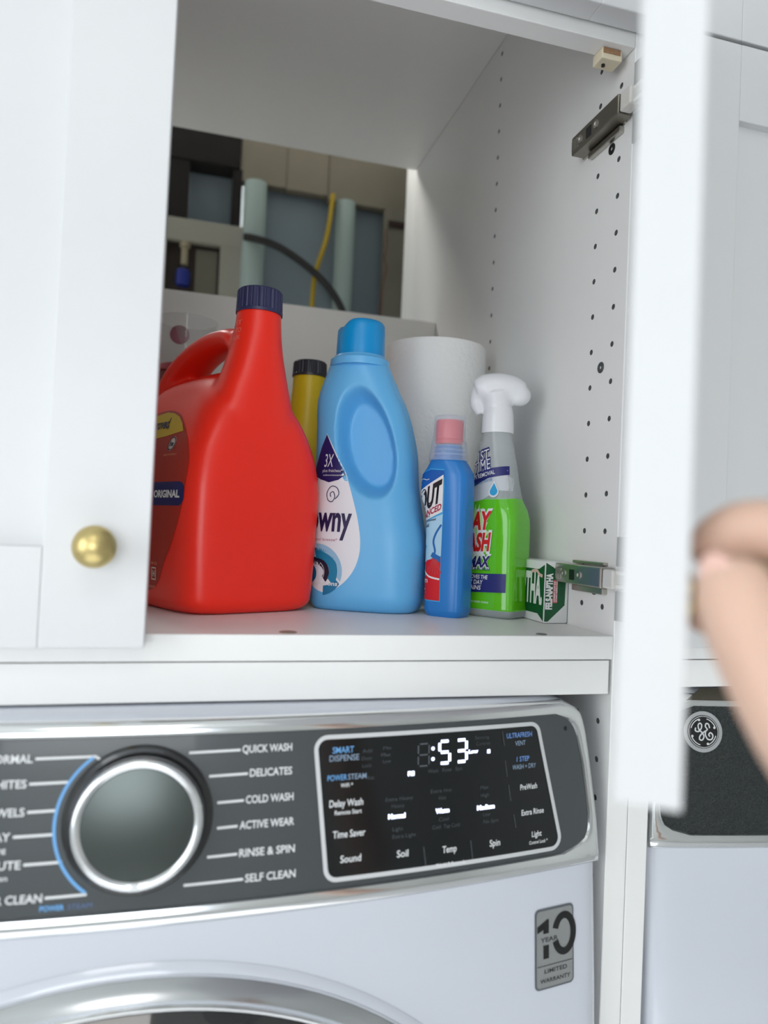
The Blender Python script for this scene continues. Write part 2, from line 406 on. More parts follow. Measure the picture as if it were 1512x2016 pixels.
opend = make_door(cab, (20.5, -2), OPEN, 375.8, DZ0, DZ1, True, knob_z=-18.6, label='right shaker door swung open, edge towards the viewer')
make_door(cab, (-742.5, 16), 0, 376.5, 423, 1000, False, label='closed upper left shaker door')
make_door(cab, (18, 16), 0, 376.5, 423, 1000, True, label='closed upper right shaker door')

def make_hinge(zc, metal, zoff=0):
    h = mk('hinge', join(box(-15.5, -2, 17, 92, zc-8.5, zc+8.5, 1.2)), metal, cab, world=True, smooth=False, label='concealed metal hinge, arm on the side panel')
    mk('mounting_plate', join(box(-5, 0, 30, 80, zc-15, zc-9.5, 0.8), box(-5, 0, 30, 80, zc+9.5, zc+12, 0.6), box(-2.5, 0, 26, 94, zc-8.5, zc+8.5, 0.5)), NICKEL, h, world=True, smooth=False)
    for yy, r in ((50, 3.6), (76, 3.4)):
        M = Matrix.Translation((-15.3, yy, zc)) @ Matrix.Rotation(-math.pi/2, 4, 'Y')
        mk('screw', xf(lathe([(r, 0), (r, 1.0), (r*0.5, 1.2), (r*0.4, 0.4)], 16), M), NICKEL, h, world=True)
    mk('slot', box(-15.9, -15.2, 58, 66, zc-5, zc+4), BLACK, h, world=True, smooth=False)
    mk('ribs', join(*[box(-16.1, -15.3, 80.5+k*2.2, 81.5+k*2.2, zc-5, zc+4) for k in range(5)]), NICKEL, h, world=True, smooth=False)
    mk('hinge_link', join(box(-14.5, -4, 1, 16, zc-8, zc+7.5, 1.5), box(-11, -3, -8, 4, zc-7, zc-4, 0.5), box(-11, -3, -8, 4, zc+4, zc+7, 0.5)), pm('link_silver', (222, 220, 214), 0.4, metal=0.2), h, world=True, smooth=False)
    mk('cup_plate', join(box(-4, -2, -1.5, 13, zc+10, zc+34, 0.5), box(-4, -2, -1.5, 13, zc-34, zc-10, 0.5), box(-3, -1.4, -9, -1, zc-34, zc+34, 0.4)), pm('plate_grey', (150, 152, 150), 0.45, metal=0.2), h, world=True, smooth=False)
make_hinge(361.5, NICKEL_SHADED)
make_hinge(-31.5, NICKEL)

# right-hand neighbour
cab2 = thing('wall_cabinet', 'white cabinet on the right behind the hand, its shaker door closed', 'cabinet', (400, YF, -1380))
mk('side_panel', box(19.6, 38.4, YF, 632, -1380, 1000, 0.6), WHITE, cab2, world=True, smooth=False)
mk('side_panel', box(765, 784, YF, 632, -1380, 1000, 0.6), WHITE, cab2, world=True, smooth=False)
mk('bottom_panel', box(38.6, 764.8, YF, 632, ZFL-19, ZFL, 0.6), WHITE, cab2, world=True, smooth=False)
mk('light_rail', box(38.6, 764.8, YF, YF+18, -121.5, -98.8, 0.5), WHITE, cab2, world=True, smooth=False)
make_door(cab2, (21.8, 16), 0, 378, DZ0, DZ1, False, label='closed left shaker door')
make_door(cab2, (782, 16), 0, 378, DZ0, DZ1, True, label='closed right shaker door')
make_door(cab2, (21.8, 16), 0, 378, 423, 1000, False, label='closed upper shaker door')

# ================================================================== APPLIANCES
def lerp(tab, z):
    if z <= tab[0][0]: return tab[0][1]
    for a, b in zip(tab, tab[1:]):
        if z <= b[0]: return a[1]+(b[1]-a[1])*(z-a[0])/(b[0]-a[0])
    return tab[-1][1]
PROF = [(-1376, -30), (-520, -36), (-400, -35), (-355, -32), (-300, -27), (-256, -23), (-180, -15), (-140, -11), (-132, -8.5), (-128, -2)]
HW = [(-1376, 352), (-256, 352), (-220, 349.5), (-160, 341), (-148, 338.5), (-140, 335), (-134, 328), (-130, 319), (-128, 308)]
GW = [(-246, 314), (-244.5, 323), (-242, 331), (-238, 338), (-232, 341.3), (-220, 341.8), (-180, 336.5), (-158, 331), (-151, 328), (-146, 323.5), (-143, 318), (-141, 309)]
def make_front(cx, dy):
    def S(x, z): return lerp(PROF, z)+35*((x-cx)/350)**2+dy
    def W(x, z, off=0.0):
        s = 70*(x-cx)/350**2; sz = 0.1; n = Vector((s, -1, sz)).normalized()
        return (x+n.x*off, S(x, z)+n.y*off, z+n.z*off)
    return S, W
def wrap(vf, W, off): return [W(x, z, off) for x, z in vf[0]], vf[1]
def appliance(root, cx, dy, glass=None):
    S, W = make_front(cx, dy)
    zs = [-1376, -1200, -900, -700, -600, -520, -460, -400, -355, -330, -300, -275, -256, -240, -220, -200, -180, -160, -148, -140, -136, -132, -129.5, -128]
    ss = [-1, -0.997, -0.99, -0.98, -0.96]+[-0.93+1.86*i/40 for i in range(41)]+[0.96, 0.98, 0.99, 0.997, 1]
    V = []; Fc = []; n = len(ss)
    for z in zs:
        hw = lerp(HW, z)
        for s in ss:
            x = cx+s*hw; e = max(0, abs(s)-0.96)/0.04; V.append((x, S(x, z)+9*(1-math.sqrt(max(0, 1-e*e)))+(0 if z < -140 else 0), z))
    for j in range(len(zs)-1):
        for i in range(n-1): Fc.append((j*n+i, j*n+i+1, (j+1)*n+i+1, (j+1)*n+i))
    b0 = len(V)
    for z in zs:
        hw = lerp(HW, z)
        V.append((cx-hw, 600, z)); V.append((cx+hw, 600, z))
    for j in range(len(zs)-1):
        Fc.append((b0+2*j, j*n, (j+1)*n, b0+2*j+2)); Fc.append((j*n+n-1, b0+2*j+1, b0+2*j+3, (j+1)*n+n-1)); Fc.append((b0+2*j+1, b0+2*j, b0+2*j+2, b0+2*j+3))
    Fc.append(tuple([*range((len(zs)-1)*n, len(zs)*n), b0+2*len(zs)-1, b0+2*len(zs)-2])); Fc.append(tuple([b0, b0+1]+list(range(n-1, -1, -1))))
    mk('body', (V, Fc), APPL, root, world=True, sharp=40)
    # chrome frame round the control panel
    def ring_loop(tab, top, bot, n=26):
        P = []
        zsr = [bot+(top-bot)*i/n for i in range(n+1)]
        for z in zsr: P.append((cx+lerp(tab, z), z))
        hx = lerp(tab, top)
        for i in range(1, 40): P.append((cx+hx-2*hx*i/40, top))
        for z in reversed(zsr): P.append((cx-lerp(tab, z), z))
        hx = lerp(tab, bot)
        for i in range(1, 40): P.append((cx-hx+2*hx*i/40, bot))
        return P
    OW = [(-257.5, 352.3), (-256, 352.4), (-220, 349.8), (-160, 341.3), (-148, 338.8), (-140, 335.3), (-134, 328.5), (-130.5, 319)]
    outer = ring_loop(OW, -130.5, -257.5); inner = ring_loop(GW, -141, -246)
    V = []; Fc = []; n = len(outer)
    for a, b in zip(outer, inner):
        a = Vector(a); b = Vector(b)
        for t, off in ((0, -1), (0.04, 1.6), (0.25, 3.2), (0.7, 3.4), (0.93, 2.6), (1.0, 0.2)):
            p = a.lerp(b, t); V.append(W(p.x, p.y, off))
    for i in range(n):
        j = (i+1) % n
        for k in range(5): Fc.append((6*i+k, 6*j+k, 6*j+k+1, 6*i+k+1))
    mk('chrome_trim', (V, Fc), CHROME, root, world=True, sharp=50)
    # dark panel
    V = []; Fc = []; zr = [-246, -244.5, -242, -238, -232, -220, -200, -180, -158, -151, -146, -143, -141]; m_ = 60
    for z in zr:
        hw = lerp(GW, z)
        for i in range(m_+1): V.append(W(cx-hw+2*hw*i/m_, z, 0.8))
    for j in range(len(zr)-1):
        for i in range(m_): Fc.append((j*(m_+1)+i, j*(m_+1)+i+1, (j+1)*(m_+1)+i+1, (j+1)*(m_+1)+i))
    mk('control_panel', (V, Fc), glass or PANELG, root, world=True)
    return S, W
CX = -363
wm = thing('washing_machine', 'white front-load washer with dark control panel and chrome dial under the open cabinet', 'washing machine', (CX, 280, -1380))
S1, W1 = appliance(wm, CX, 0)
cp = [o for o in wm.children if o.name.startswith('control_panel')][0]
for o in [mk('foot', lathe([(18, -1380), (20, -1376)], 16, (CX+a, b, 0)), BLACK, wm, world=True) for a in (-300, 300) for b in (60, 540)]: pass
def wp(name, vf2, mat, off=1.2, parent=None, label=None):
    return mk(name, (*wrap(vf2, W1, off), True), mat, parent or wm, world=True, smooth=False, label=label)
# display window with its pale frame
DP = []
for (x, z), r in (((-46.2, -245.2), 10), ((-68.5, -144.6), 9), ((-251.3, -143.4), 9), ((-240.8, -242.8), 9)): pass
def rpoly(pts, r, n=6):
    out = []; N = len(pts)
    for i in range(N):
        p = Vector(pts[i]); a = (Vector(pts[i-1])-p).normalized(); b = (Vector(pts[(i+1) % N])-p).normalized()
        ang = a.angle(b); d = r/math.tan(ang/2); s, e = p+a*d, p+b*d
        c = p+(a+b).normalized()*(r/math.sin(ang/2))
        a0 = math.atan2((s-c).y, (s-c).x); a1 = math.atan2((e-c).y, (e-c).x); da = a1-a0
        while da > math.pi: da -= 2*math.pi
        while da < -math.pi: da += 2*math.pi
        for k in range(n+1):
            t = a0+da*k/n; out.append((c.x+r*math.cos(t), c.y+r*math.sin(t)))
    return out
frame_pts = rpoly([(-48, -241.5), (-70, -146.5), (-250, -146), (-239.5, -240.5)], 8)
def densify(P, L=8, closed=True):
    out = []
    for i in range(len(P) if closed else len(P)-1):
        a = Vector(P[i]); b = Vector(P[(i+1) % len(P)]); n = max(1, int((b-a).length/L))
        for k in range(n): out.append(tuple(a.lerp(b, k/n)))
    if not closed: out.append(P[-1])
    return out
fp = densify(frame_pts)
disp = wp('display_window', poly2d(fp, 9), DISPG, 1.1)
wp('display_frame', band2d(fp, 3.0, True), SILV, 1.5, disp)
def wtext(s, x, z, h, mat, align='C', width=None, bold=0.0, off=1.4, parent=None, name='lettering'):
    return wp(name, mv2(text2d(s, width, h, bold, 0, align), x, z), mat, off, parent or cp)
def leader(pts, mat=WPRINT, wd=1.6): return wp('leader_line', band2d(densify(pts, 6, False), wd), mat, 1.3, cp)
for s, x1, z, x0, ls in (('QUICK WASH', -266, -153.5, -300, -334), ('DELICATES', -265.5, -169, -294.5, -320.5), ('COLD WASH', -264, -186, -296.5, -314.5), ('ACTIVE WEAR', -263, -202, -300, -314), ('RINSE & SPIN', -262, -219.5, -299.5, -319.5), ('SELF CLEAN', -261, -235.5, -295, -333.5)):
    wtext(s, x0+0.5, z, 4.8, WPRINT, 'L', x1-x0-0.5, 0.02); leader([(ls, z+1.6), (x0-0.8, z+2.0)])
for s, x1, z, wd, ls in (('NORMAL', -428, -154.6, 27, -391), ('WHITES', -430.5, -169.6, 25, -405), ('TOWELS', -430.5, -186.3, 26, -411.4), ('EVERYDAY', -437.5, -200.5, 34, -412.3), ('SUBSTITUTE', -430.5, -217, 40, -407), ('POWER CLEAN', -417, -237, 46, -391.5)):
    wtext(s, x1, z, 4.8, WPRINT, 'R', wd, 0.02); leader([(x1+1.5, z+2.2), (ls, z+2.6)])
leader([(-391, -152), (-387.5, -155), (-385.5, -158)])
wtext('Bedding', -439.5, -207, 3.2, WPRINT, 'R', 17, 0.01); wtext('Linen', -437.5, -223.5, 3.2, WPRINT, 'R', 12, 0.01)
wtext('POWER', -418, -242.3, 3, BPRINT, 'L', 14, 0.03); wtext('STEAM', -402, -242.3, 3, pcol('dusk', (92, 116, 160)), 'L', 14)
arc = [(-363+50*math.cos(math.radians(a)), -193+50*math.sin(math.radians(a))) for a in range(126, 236, 4)]
wp('blue_arc', band2d(arc, 2.0), BPRINT, 1.35, cp)
for s, x, z, h, mt, wd in (('SMART', -229.6, -157.2, 4.2, BPRINT, 15.5), ('DISPENSE', -228.7, -162.5, 4.0, pcol('pale_blue', (140, 160, 182)), 21.5), ('STEAM', -219, -175.4, 3.7, pcol('pale_blue', (140, 160, 182)), 13.5), ('POWER', -233.5, -175.4, 3.7, BPRINT, 14),
                      ('WiFi *', -226.5, -180.3, 2.6, WPRINT, 9), ('Delay Wash', -226.5, -193, 4.6, WPRINT, 24.5), ('Remote Start', -225, -198.3, 2.9, WPRINT, 19.5), ('Time Saver', -224, -213.5, 4.6, WPRINT, 23.5), ('Sound', -222.5, -230, 4.6, WPRINT, 15),
                      ('Soil', -184, -231, 4.6, WPRINT, 8.8), ('Temp', -147, -232.2, 4.6, WPRINT, 11.5), ('*Hold 3 Seconds', -146, -241.4, 2.5, WPRINT, 24), ('Spin', -109, -232.6, 4.6, WPRINT, 9),
                      ('ULTRAFRESH', -86.8, -155.8, 3.6, pcol('ub', (120, 160, 225)), 23), ('VENT', -86, -161.8, 3.4, pcol('pale_blue', (140, 160, 182)), 9.5), ('1 STEP', -83.6, -173.8, 3.6, pcol('ub', (120, 160, 225)), 11.5), ('WASH + DRY', -82.5, -179.4, 3.4, pcol('pale_blue', (140, 160, 182)), 21.5),
                      ('PreWash', -78.5, -195, 4.0, WPRINT, 15.5), ('Extra Rinse', -75, -213.8, 4.0, WPRINT, 20.5), ('Light', -71.5, -230.5, 4.0, WPRINT, 9), ('Control Lock *', -70, -235.7, 2.4, WPRINT, 17)):
    wtext(s, x, z, h, mt, 'C', wd, 0.015 if mt is WPRINT else 0.008, 1.5, disp)
for s, x, z, h, wd in (('Extra Heavy', -187, -192.5, 2.6, 21), ('Heavy', -188, -197.3, 2.6, 10), ('Light', -188, -213, 2.6, 8), ('Extra Light', -183, -218, 2.6, 18), ('Extra Hot', -154, -190, 2.6, 17), ('Hot', -153, -195, 2.6, 6), ('Cool', -152, -210, 2.6, 8), ('Cold  Tap Cold', -150, -215, 2.6, 22), ('Max', -118, -191, 2.6, 7), ('High', -117.6, -196.5, 2.6, 7), ('Low', -116, -210.5, 2.6, 6), ('No Spin', -112.5, -215.5, 2.6, 13),
                        ('Wash   Rinse   Spin', -151, -175.6, 2.6, 28), ('Sensing', -120, -154.5, 2.4, 12), ('Controls', -119, -159, 2.4, 12), ('Min', -197, -157, 2.4, 6), ('Max', -198, -161.5, 2.4, 7), ('Low', -197, -166, 2.4, 6), ('Add', -212, -158, 2.4, 7), ('Door', -212, -163, 2.4, 8), ('Lock', -212, -168, 2.4, 7), ('Kids', -209, -176.5, 2.4, 5)):
    wtext(s, x, z, h, DIMP, 'C', wd, 0, 1.5, disp)
for s, x, z, h, wd in (('Normal', -188.8, -204.4, 3.0, 13), ('Warm', -153, -204.2, 3.0, 11), ('Medium', -116.8, -205.4, 3.0, 15), ('Fill', -178.2, -176.2, 2.8, 5), ('Low', -127.5, -164.2, 2.4, 8), ('1', -114.3, -165.2, 2.4, 2.5)):
    wtext(s, x, z, h, LED, 'C', wd, 0.05, 1.6, disp, 'lit_lettering')
def seg_digit(x, z, w_, h_, on, t=2.0):
    sg = {'a': ((x-w_/2, z+h_/2), (x+w_/2, z+h_/2)), 'b': ((x+w_/2, z+h_/2), (x+w_/2, z)), 'c': ((x+w_/2, z), (x+w_/2, z-h_/2)), 'd': ((x-w_/2, z-h_/2), (x+w_/2, z-h_/2)),
          'e': ((x-w_/2, z), (x-w_/2, z-h_/2)), 'f': ((x-w_/2, z+h_/2), (x-w_/2, z)), 'g': ((x-w_/2, z), (x+w_/2, z))}
    for k, (a, b) in sg.items():
        a = Vector(a); b = Vector(b); d = (b-a)*0.13; lit = k in on
        if not on: lit = False
        if lit or not on: wp('digit_segment', band2d([tuple(a+d), tuple(b-d)], t if lit else 0.8), LED if lit else LEDDIM, 1.6, disp)
seg_digit(-168.5, -162.5, 8.5, 15.5, '')
seg_digit(-151.5, -161.8, 8.2, 15.5, 'afgcd')
seg_digit(-137.5, -161.8, 8.2, 15.5, 'abgcd')
for zz in (-158.6, -166): wp('digit_segment', mv2(poly2d(rrect(-1.2, 1.2, -1.2, 1.2, 1.1)), -161, zz), LED, 1.6, disp)
for x, z0, z1 in ((-166, -239, -226), (-128, -239.5, -226), (-100.5, -161, -150), (-98, -184, -172), (-95, -202, -190), (-90.5, -222, -212)):
    wp('divider', band2d([(x, z0), (x-1.8, z1)], 0.7), DIMP, 1.5, disp)
# dial
def axial(vf, x, z, off):   # lathe along +z  -> along the panel's outward normal
    o = Vector(W1(x, z, off)); M = Matrix.Translation(o) @ Matrix.Rotation(math.radians(84), 4, 'X')
    return xf(vf, M)
dial = mk('dial', axial(lathe([(45.5, -3), (46, 1.5), (44.5, 3), (42, 3.5), (41.2, 8), (40.6, 11)], 72), CX, -191.5, 0.8), pm('dial_black', (26, 28, 30), 0.18, coat=0.5), wm, world=True, sharp=25)
mk('dial_ring', axial(lathe([(39.2, 10.5), (39.6, 13), (38.8, 14.6), (37, 15.4), (34.6, 14.8), (33.6, 13.4)], 72, cap=False), CX, -191.5, 0.8), pm('satin_chrome', (226, 228, 230), 0.16, metal=1), dial, world=True, sharp=50)
mk('dial_face', axial(lathe([(33.8, 13), (33.6, 13.6), (33.2, 13.7)], 72), CX, -191.5, 0.8), DIALF, dial, world=True, sharp=50)
mk('pointer', axial(box(-2.2, 2.2, -38.5, -34.2, 15.0, 15.8, 0.2), CX, -191.5, 0.8), WPRINT, dial, world=True)
wp('screw_hole', mv2(poly2d(rrect(-1.4, 1.4, -1.8, 1.8, 1.3)), -42.5, -152.5), BLACK, 1.1, cp)
# warranty sticker
st = wp('warranty_sticker', poly2d(rrect(-73, -36.5, -342.5, -284.5, 4), 10), pm('sticker_edge', (118, 124, 130), 0.3, metal=0.6), 0.5)
wp('sticker_field', poly2d(rrect(-71.6, -38, -341, -286, 3), 10), pm('sticker_silver', (158, 160, 160), 0.35, metal=0.5), 0.8, st)
TEN = []
TEN.append(poly2d([(-71, -297), (-62, -292.5), (-60.5, -292.5), (-60.5, -302.5), (-65.5, -302.5), (-65.5, -299.5), (-71, -297.5-4)]))
TEN.append(poly2d([(-65.5, -311), (-60.5, -311), (-60.5, -320.5), (-65.5, -320.5)]))
arcp = [(-46+8.8*math.cos(math.radians(a)), -305+13.2*math.sin(math.radians(a))) for a in range(-160, 161, 10)]
TEN.append(band2d(arcp, 5.2))
for t in TEN: wp('numeral', t, BLACK, 1.1, st)
for s, x, z, h, wd in (('YEAR', -60, -308.6, 3.2, 16), ('LIMITED', -54, -331.0, 2.9, 21), ('WARRANTY', -54.5, -337.6, 2.9, 28)):
    wp('lettering', mv2(text2d(s, wd, h, 0.01, 0, 'C'), x, z), pcol('ink', (60, 62, 64)), 1.1, st)
wp('rule_line', band2d([(-71, -325.5), (-38.5, -325.5)], 0.5), pcol('ink', (60, 62, 64)), 1.1, st)
# round door
DC = -284-316
def ringd(name, r0, r1, o0, o1, mat, n=160, steps=5, bulge=0.0, parent=None):
    V = []; Fc = []
    for k in range(steps+1):
        t = k/steps; r = r0+(r1-r0)*t; off = o0+(o1-o0)*t+bulge*math.sin(math.pi*t)
        for i in range(n):
            a = 2*math.pi*i/n; V.append(W1(CX+r*math.cos(a), DC+r*math.sin(a), off))
    for k in range(steps):
        for i in range(n): Fc.append((k*n+i, k*n+(i+1) % n, (k+1)*n+(i+1) % n, (k+1)*n+i))
    return mk(name, (V, Fc), mat, parent or wm, world=True, sharp=50)
wd_ = ringd('round_door', 314, 303.5, 3, 12, pm('silver_band', (196, 199, 202), 0.2, metal=1), bulge=1)
ringd('door_surround', 322, 314, 0.3, 3.5, APPL, bulge=0.8)
ringd('gasket_line', 315.5, 313, 3.6, 2.0, pm('gap_grey', (70, 74, 78), 0.5), parent=wd_, steps=2)
ringd('chrome_lip', 304, 300, 12, 16, CHROME, bulge=2.5, parent=wd_)
ringd('door_glass', 300.5, 264, 15, 25, pm('door_glass_black', (12, 13, 15), 0.05, coat=1), bulge=6, parent=wd_, steps=8)
ringd('door_glass', 264, 2, 25, 40, pm('door_glass_black', (12, 13, 15), 0.05), bulge=8, parent=wd_, steps=10)

# second appliance
CX2 = 398
dr = thing('dryer', 'white dryer behind the hand with a round silver monogram on its dark panel', 'dryer', (CX2, 300, -1380))
S2, W2 = appliance(dr, CX2, 14, pm('dark_panel_glass', (34, 40, 40), 0.22, coat=0.3, noise=0.25, nscale=700))
for a in (-300, 300):
    for b in (80, 540): mk('foot', lathe([(18, -1380), (20, -1376)], 16, (CX2+a, b, 0)), BLACK, dr, world=True)
def dp(name, vf2, mat, off, parent=None, label=None): return mk(name, (*wrap(vf2, W2, off), True), mat, parent or dr, world=True, smooth=False, label=label)
mk('rear_gap_shade', box(CX2-300, CX2+300, 60, 80, -131, -124, 0.5), pm('gap_shade', (66, 62, 50), 0.4), dr, world=True, smooth=False)  # dark of the gap above the dryer, put into a strip's colour
dp('gap_shade_strip', poly2d(densify([(CX2-316, -135.2), (CX2+316, -135.2), (CX2+300, -126.5), (CX2-300, -126.5)], 14), 20), pm('gap_shade2', (70, 66, 54), 0.35), 4.4)  # gap shade under the light rail, painted as a dark band
BX, BZ = 96.0, -162.0
circ = lambda r, n=48: [(r*math.cos(2*math.pi*i/n), r*math.sin(2*math.pi*i/n)) for i in range(n)]
bd = dp('badge', mv2(poly2d(circ(17.2), 8), BX, BZ), pm('badge_silver', (200, 202, 204), 0.3, metal=0.8), 1.6)
dp('badge_disc', mv2(poly2d(circ(13.9), 8), BX, BZ), BLACK, 1.9, bd)
def spline(pts, sub=8):
    P = [Vector(p) for p in pts]; out = []
    for i in range(len(P)-1):
        p0, p1, p2, p3 = P[max(i-1, 0)], P[i], P[i+1], P[min(i+2, len(P)-1)]
        for k in range(sub):
            t = k/sub; out.append(tuple(0.5*((2*p1)+(p2-p0)*t+(2*p0-5*p1+4*p2-p3)*t*t+(3*p1-p0-3*p2+p3)*t**3)))
    out.append(tuple(P[-1])); return out
dp('badge_ring', mv2(band2d(circ(13.0), 0.45, True), BX, BZ), SILV, 2.1, bd)
for a0 in (20, 110, 200, 290):
    A = [(11.3*math.cos(math.radians(a0+k*6)), 11.3*math.sin(math.radians(a0+k*6))) for k in range(10)]
    dp('badge_flourish', mv2(band2d(A, 0.8), BX, BZ), SILV, 2.1, bd)
    dp('badge_flourish', mv2(poly2d(circ(1.1, 10)), BX+10.6*math.cos(math.radians(a0)), BZ+10.6*math.sin(math.radians(a0))), SILV, 2.1, bd)
for pts in ([(-7, 3.5), (-7.2, 1), (-4.5, 0.3), (-2.0, 3), (-1.6, 6), (-3.2, 7.2), (-4.6, 5.5), (-4.0, 2), (-1, -1), (0.2, -4), (-1.5, -6.8), (-3.8, -6), (-3, -3), (0, -0.3), (2.5, 1.2)],
            [(5.5, 3.2), (4.6, 6.4), (2.6, 7), (1.8, 4.6), (3.4, 2.2), (2.0, 0.6), (1.6, -2.5), (3.6, -6), (7, -6), (8.2, -2.8), (6.2, -0.6), (4.5, -2.3), (5.6, -3.8)]):
    dp('monogram', mv2(band2d(spline(pts), 1.15), BX, BZ), SILV, 2.3, bd)

# ================================================================== BOTTLES AND OTHER THINGS ON THE SHELF
def rootpart(name, vf, mat, root, **k): return mk(name, vf, mat, root, **k)
def ribbed_cap(r0, r1, h, z0, n=36, depth=0.05, x=0, y=0):
    N = n*4
    return lathe([(r0*1.02, 0), (r0*1.03, 2.5), (r0, 3), (r1, h-2), (r1*0.96, h-0.5), (r1*0.9, h)], N, (x, y, z0), wob=lambda a, z: 1+(depth*0.5*(1 if math.sin(a*n) > 0 else -1) if 2.8 < z < h-1.5 else 0))
# --- red jug
jug = thing('detergent_jug', 'large red detergent jug with a navy screw cap, beside the left door', 'detergent jug', (-321, 224, ZFL), -63.6)
body = loft([(0, 0, 1.5, 88, 60, 5), (3, 0, 1.5, 93, 65, 6), (10, 0, 1.5, 96, 68, 7), (60, 0, 1.5, 97, 70.5, 7), (105, 0, 2.5, 97, 71.5, 7), (135, 0, 2, 96, 68, 6.5), (160, 0, 1.5, 94.5, 60, 5.5), (182, -1, 0.5, 91, 50, 4.4), (200, -3, 0, 85, 38, 3.2), (214, -8, 0, 75, 23, 2.5), (222, -12, 0, 58, 8, 2)], 4)
neck = loft([(120, 58, 0, 36, 55, 3.4), (165, 64, 0, 31, 45, 3), (192, 68, 0, 27, 36, 2.8), (216, 71, 0, 24.5, 28.5, 2.5), (238, 73, 0, 22, 23.5, 2.2), (256, 74.5, 0, 20.8, 21, 2), (274, 75, 0, 19.6, 19.6, 2)], 4)
hand = tube([(70, 0, 230), (50, 0, 247), (22, 0, 252), (-10, 0, 250), (-42, 0, 241), (-68, 0, 227), (-84, 0, 205), (-88, 0, 175)], [12, 11.5, 11, 11, 11.5, 12, 13, 14], n=20, sub=6, flat=1.9)
jv = remesh(join(body, neck, hand), 2.4, 7)
jv = ([(x, y, max(z, 0.3)) for x, y, z in jv[0]], jv[1])
mk('jug_body', jv, RED, jug, sharp=180)
jb = bvh_of(jv)
mk('screw_cap', ribbed_cap(20.5, 20.0, 22, 268, 30, 0.035, 75, 0), NAVY, jug, sharp=25)
def dec(root, name, vf2, mat, bvh, off=0.35, label=None, smooth=True): return mk(name, on_surface(vf2, bvh, off), mat, root, smooth=smooth, label=label, sharp=180)
lab_out = spline([(80, 120), (78.5, 133), (71, 147), (58, 160), (38, 174), (10, 180), (-20, 178), (-50, 165), (-66, 140), (-72, 110), (-70, 70), (-60, 40), (-40, 20), (0, 14), (35, 20), (52, 42), (66, 62), (75, 85), (79, 105), (80, 120)], 4)[:-1]
lb = dec(jug, 'label', poly2d(lab_out, 7), pcol('dark_red', (176, 40, 20)), jb, 0.3)
def clip_poly(pts): return poly2d(pts, 7)
dec(lb, 'label_band', clip_poly([(57.5, 157), (50, 164.5), (39, 171.5), (25, 176), (10, 178.2), (-20, 176), (-48, 163.5), (-58, 152), (0, 152.5), (30, 154)]), pcol('gold', (212, 176, 24)), jb, 0.6)
dec(lb, 'label_disc', mv2(poly2d([(24*math.cos(t), 33*math.sin(t)) for t in [2*math.pi*i/40 for i in range(40)]], 7), -12, 95), pcol('gold', (212, 176, 24)), jb, 0.6)
dec(lb, 'lettering', mv2(text2d('Improved,', 44, 9.5, 0.03, 0, 'R'), 27, 162), pcol('navy', (30, 26, 60)), jb, 0.9)
dec(lb, 'navy_badge', poly2d(rrect(20.5, 79, 91.5, 112, 7)[0:28], 7), pcol('navy_b', (20, 22, 92)), jb, 0.6)
dec(lb, 'lettering', mv2(text2d('ORIGINAL', 46, 6.0, 0.04, 0, 'L'), 28, 98.6), pcol('w', (235, 235, 235)), jb, 0.9)
he = dec(lb, 'round_mark', mv2(poly2d(circ(6.6, 28), 6), 46, 146), pcol('cream', (225, 205, 196)), jb, 0.6)
dec(lb, 'round_mark', mv2(band2d(circ(5.8, 28), 1.1, True), 46, 146), pcol('navy', (30, 26, 60)), jb, 0.9)
dec(lb, 'lettering', mv2(text2d('he', 7, 4.6, 0.04, 0, 'C'), 46, 143.8), pcol('navy', (30, 26, 60)), jb, 0.95)
dec(lb, 'lettering', mv2(text2d('HIGH EFFICIENCY', 24, 1.6, 0.01, 0, 'C'), 48, 135.2), pcol('salmon', (232, 150, 120)), jb, 0.7)
dec(lb, 'lettering', mv2(text2d('100 OZ', 12, 2.2, 0.02, 0, 'C'), 33.5, 39.5), pcol('salmon', (232, 150, 120)), jb, 0.7)
dec(lb, 'small_mark', band2d(densify([(29, 26.5), (37, 26.5), (37, 36.5), (29, 36.5)], 3), 1.4, True), pcol('cream', (225, 205, 196)), jb, 0.7)
dec(lb, 'lettering', mv2(text2d('H', 4, 5, 0.04, 0, 'C'), 33, 29), pcol('cream', (225, 205, 196)), jb, 0.7)
dec(lb, 'lettering', mv2(text2d('LIQUID', 12, 2, 0.02, 0, 'C'), 30, 18.8), pcol('salmon', (232, 150, 120)), jb, 0.7)
# raised lettering on the neck
for s, z in (('LIFT', 255), ('UP TO', 248), ('POUR', 241)):
    V, Fc = mv2(text2d(s, 17, 4.0, 0.01, 0, 'C'), 72, z)
    dec(jug, 'embossed_lettering', (V, Fc), pm('red_light', (250, 120, 104), 0.4), jb, 0.35)

# --- yellow bottle
yb = thing('bottle', 'yellow bottle with a black cap, half hidden between red jug and blue bottle', 'bottle', (-213, 318, ZFL))
mk('bottle_body', loft([(0, 0, 0, 38, 26, 2.6), (6, 0, 0, 40, 28, 2.6), (120, 0, 0, 40, 28, 2.6), (160, 0, 0, 32, 25, 2.4), (200, 0, 0, 22.5, 21, 2.1), (228, 0, 0, 19.5, 19, 2), (250, 0, 0, 18.5, 18.5, 2)], 5), YEL, yb, sharp=60)
mk('screw_cap', ribbed_cap(19.4, 18.8, 18, 249, 30, 0.03), CAPK, yb, sharp=25)
mr = thing('bottle', 'dark red bottle hidden behind red jug, only its shoulder showing', 'bottle', (-262, 352, ZFL))
mk('bottle_body', loft([(0, 0, 0, 27, 24, 2.5), (150, 0, 0, 28, 24, 2.5), (200, 0, 0, 22, 20, 2.2), (222, 0, 0, 15, 15, 2), (228, 0, 0, 14, 14, 2)], 5), MAROON, mr, sharp=60)
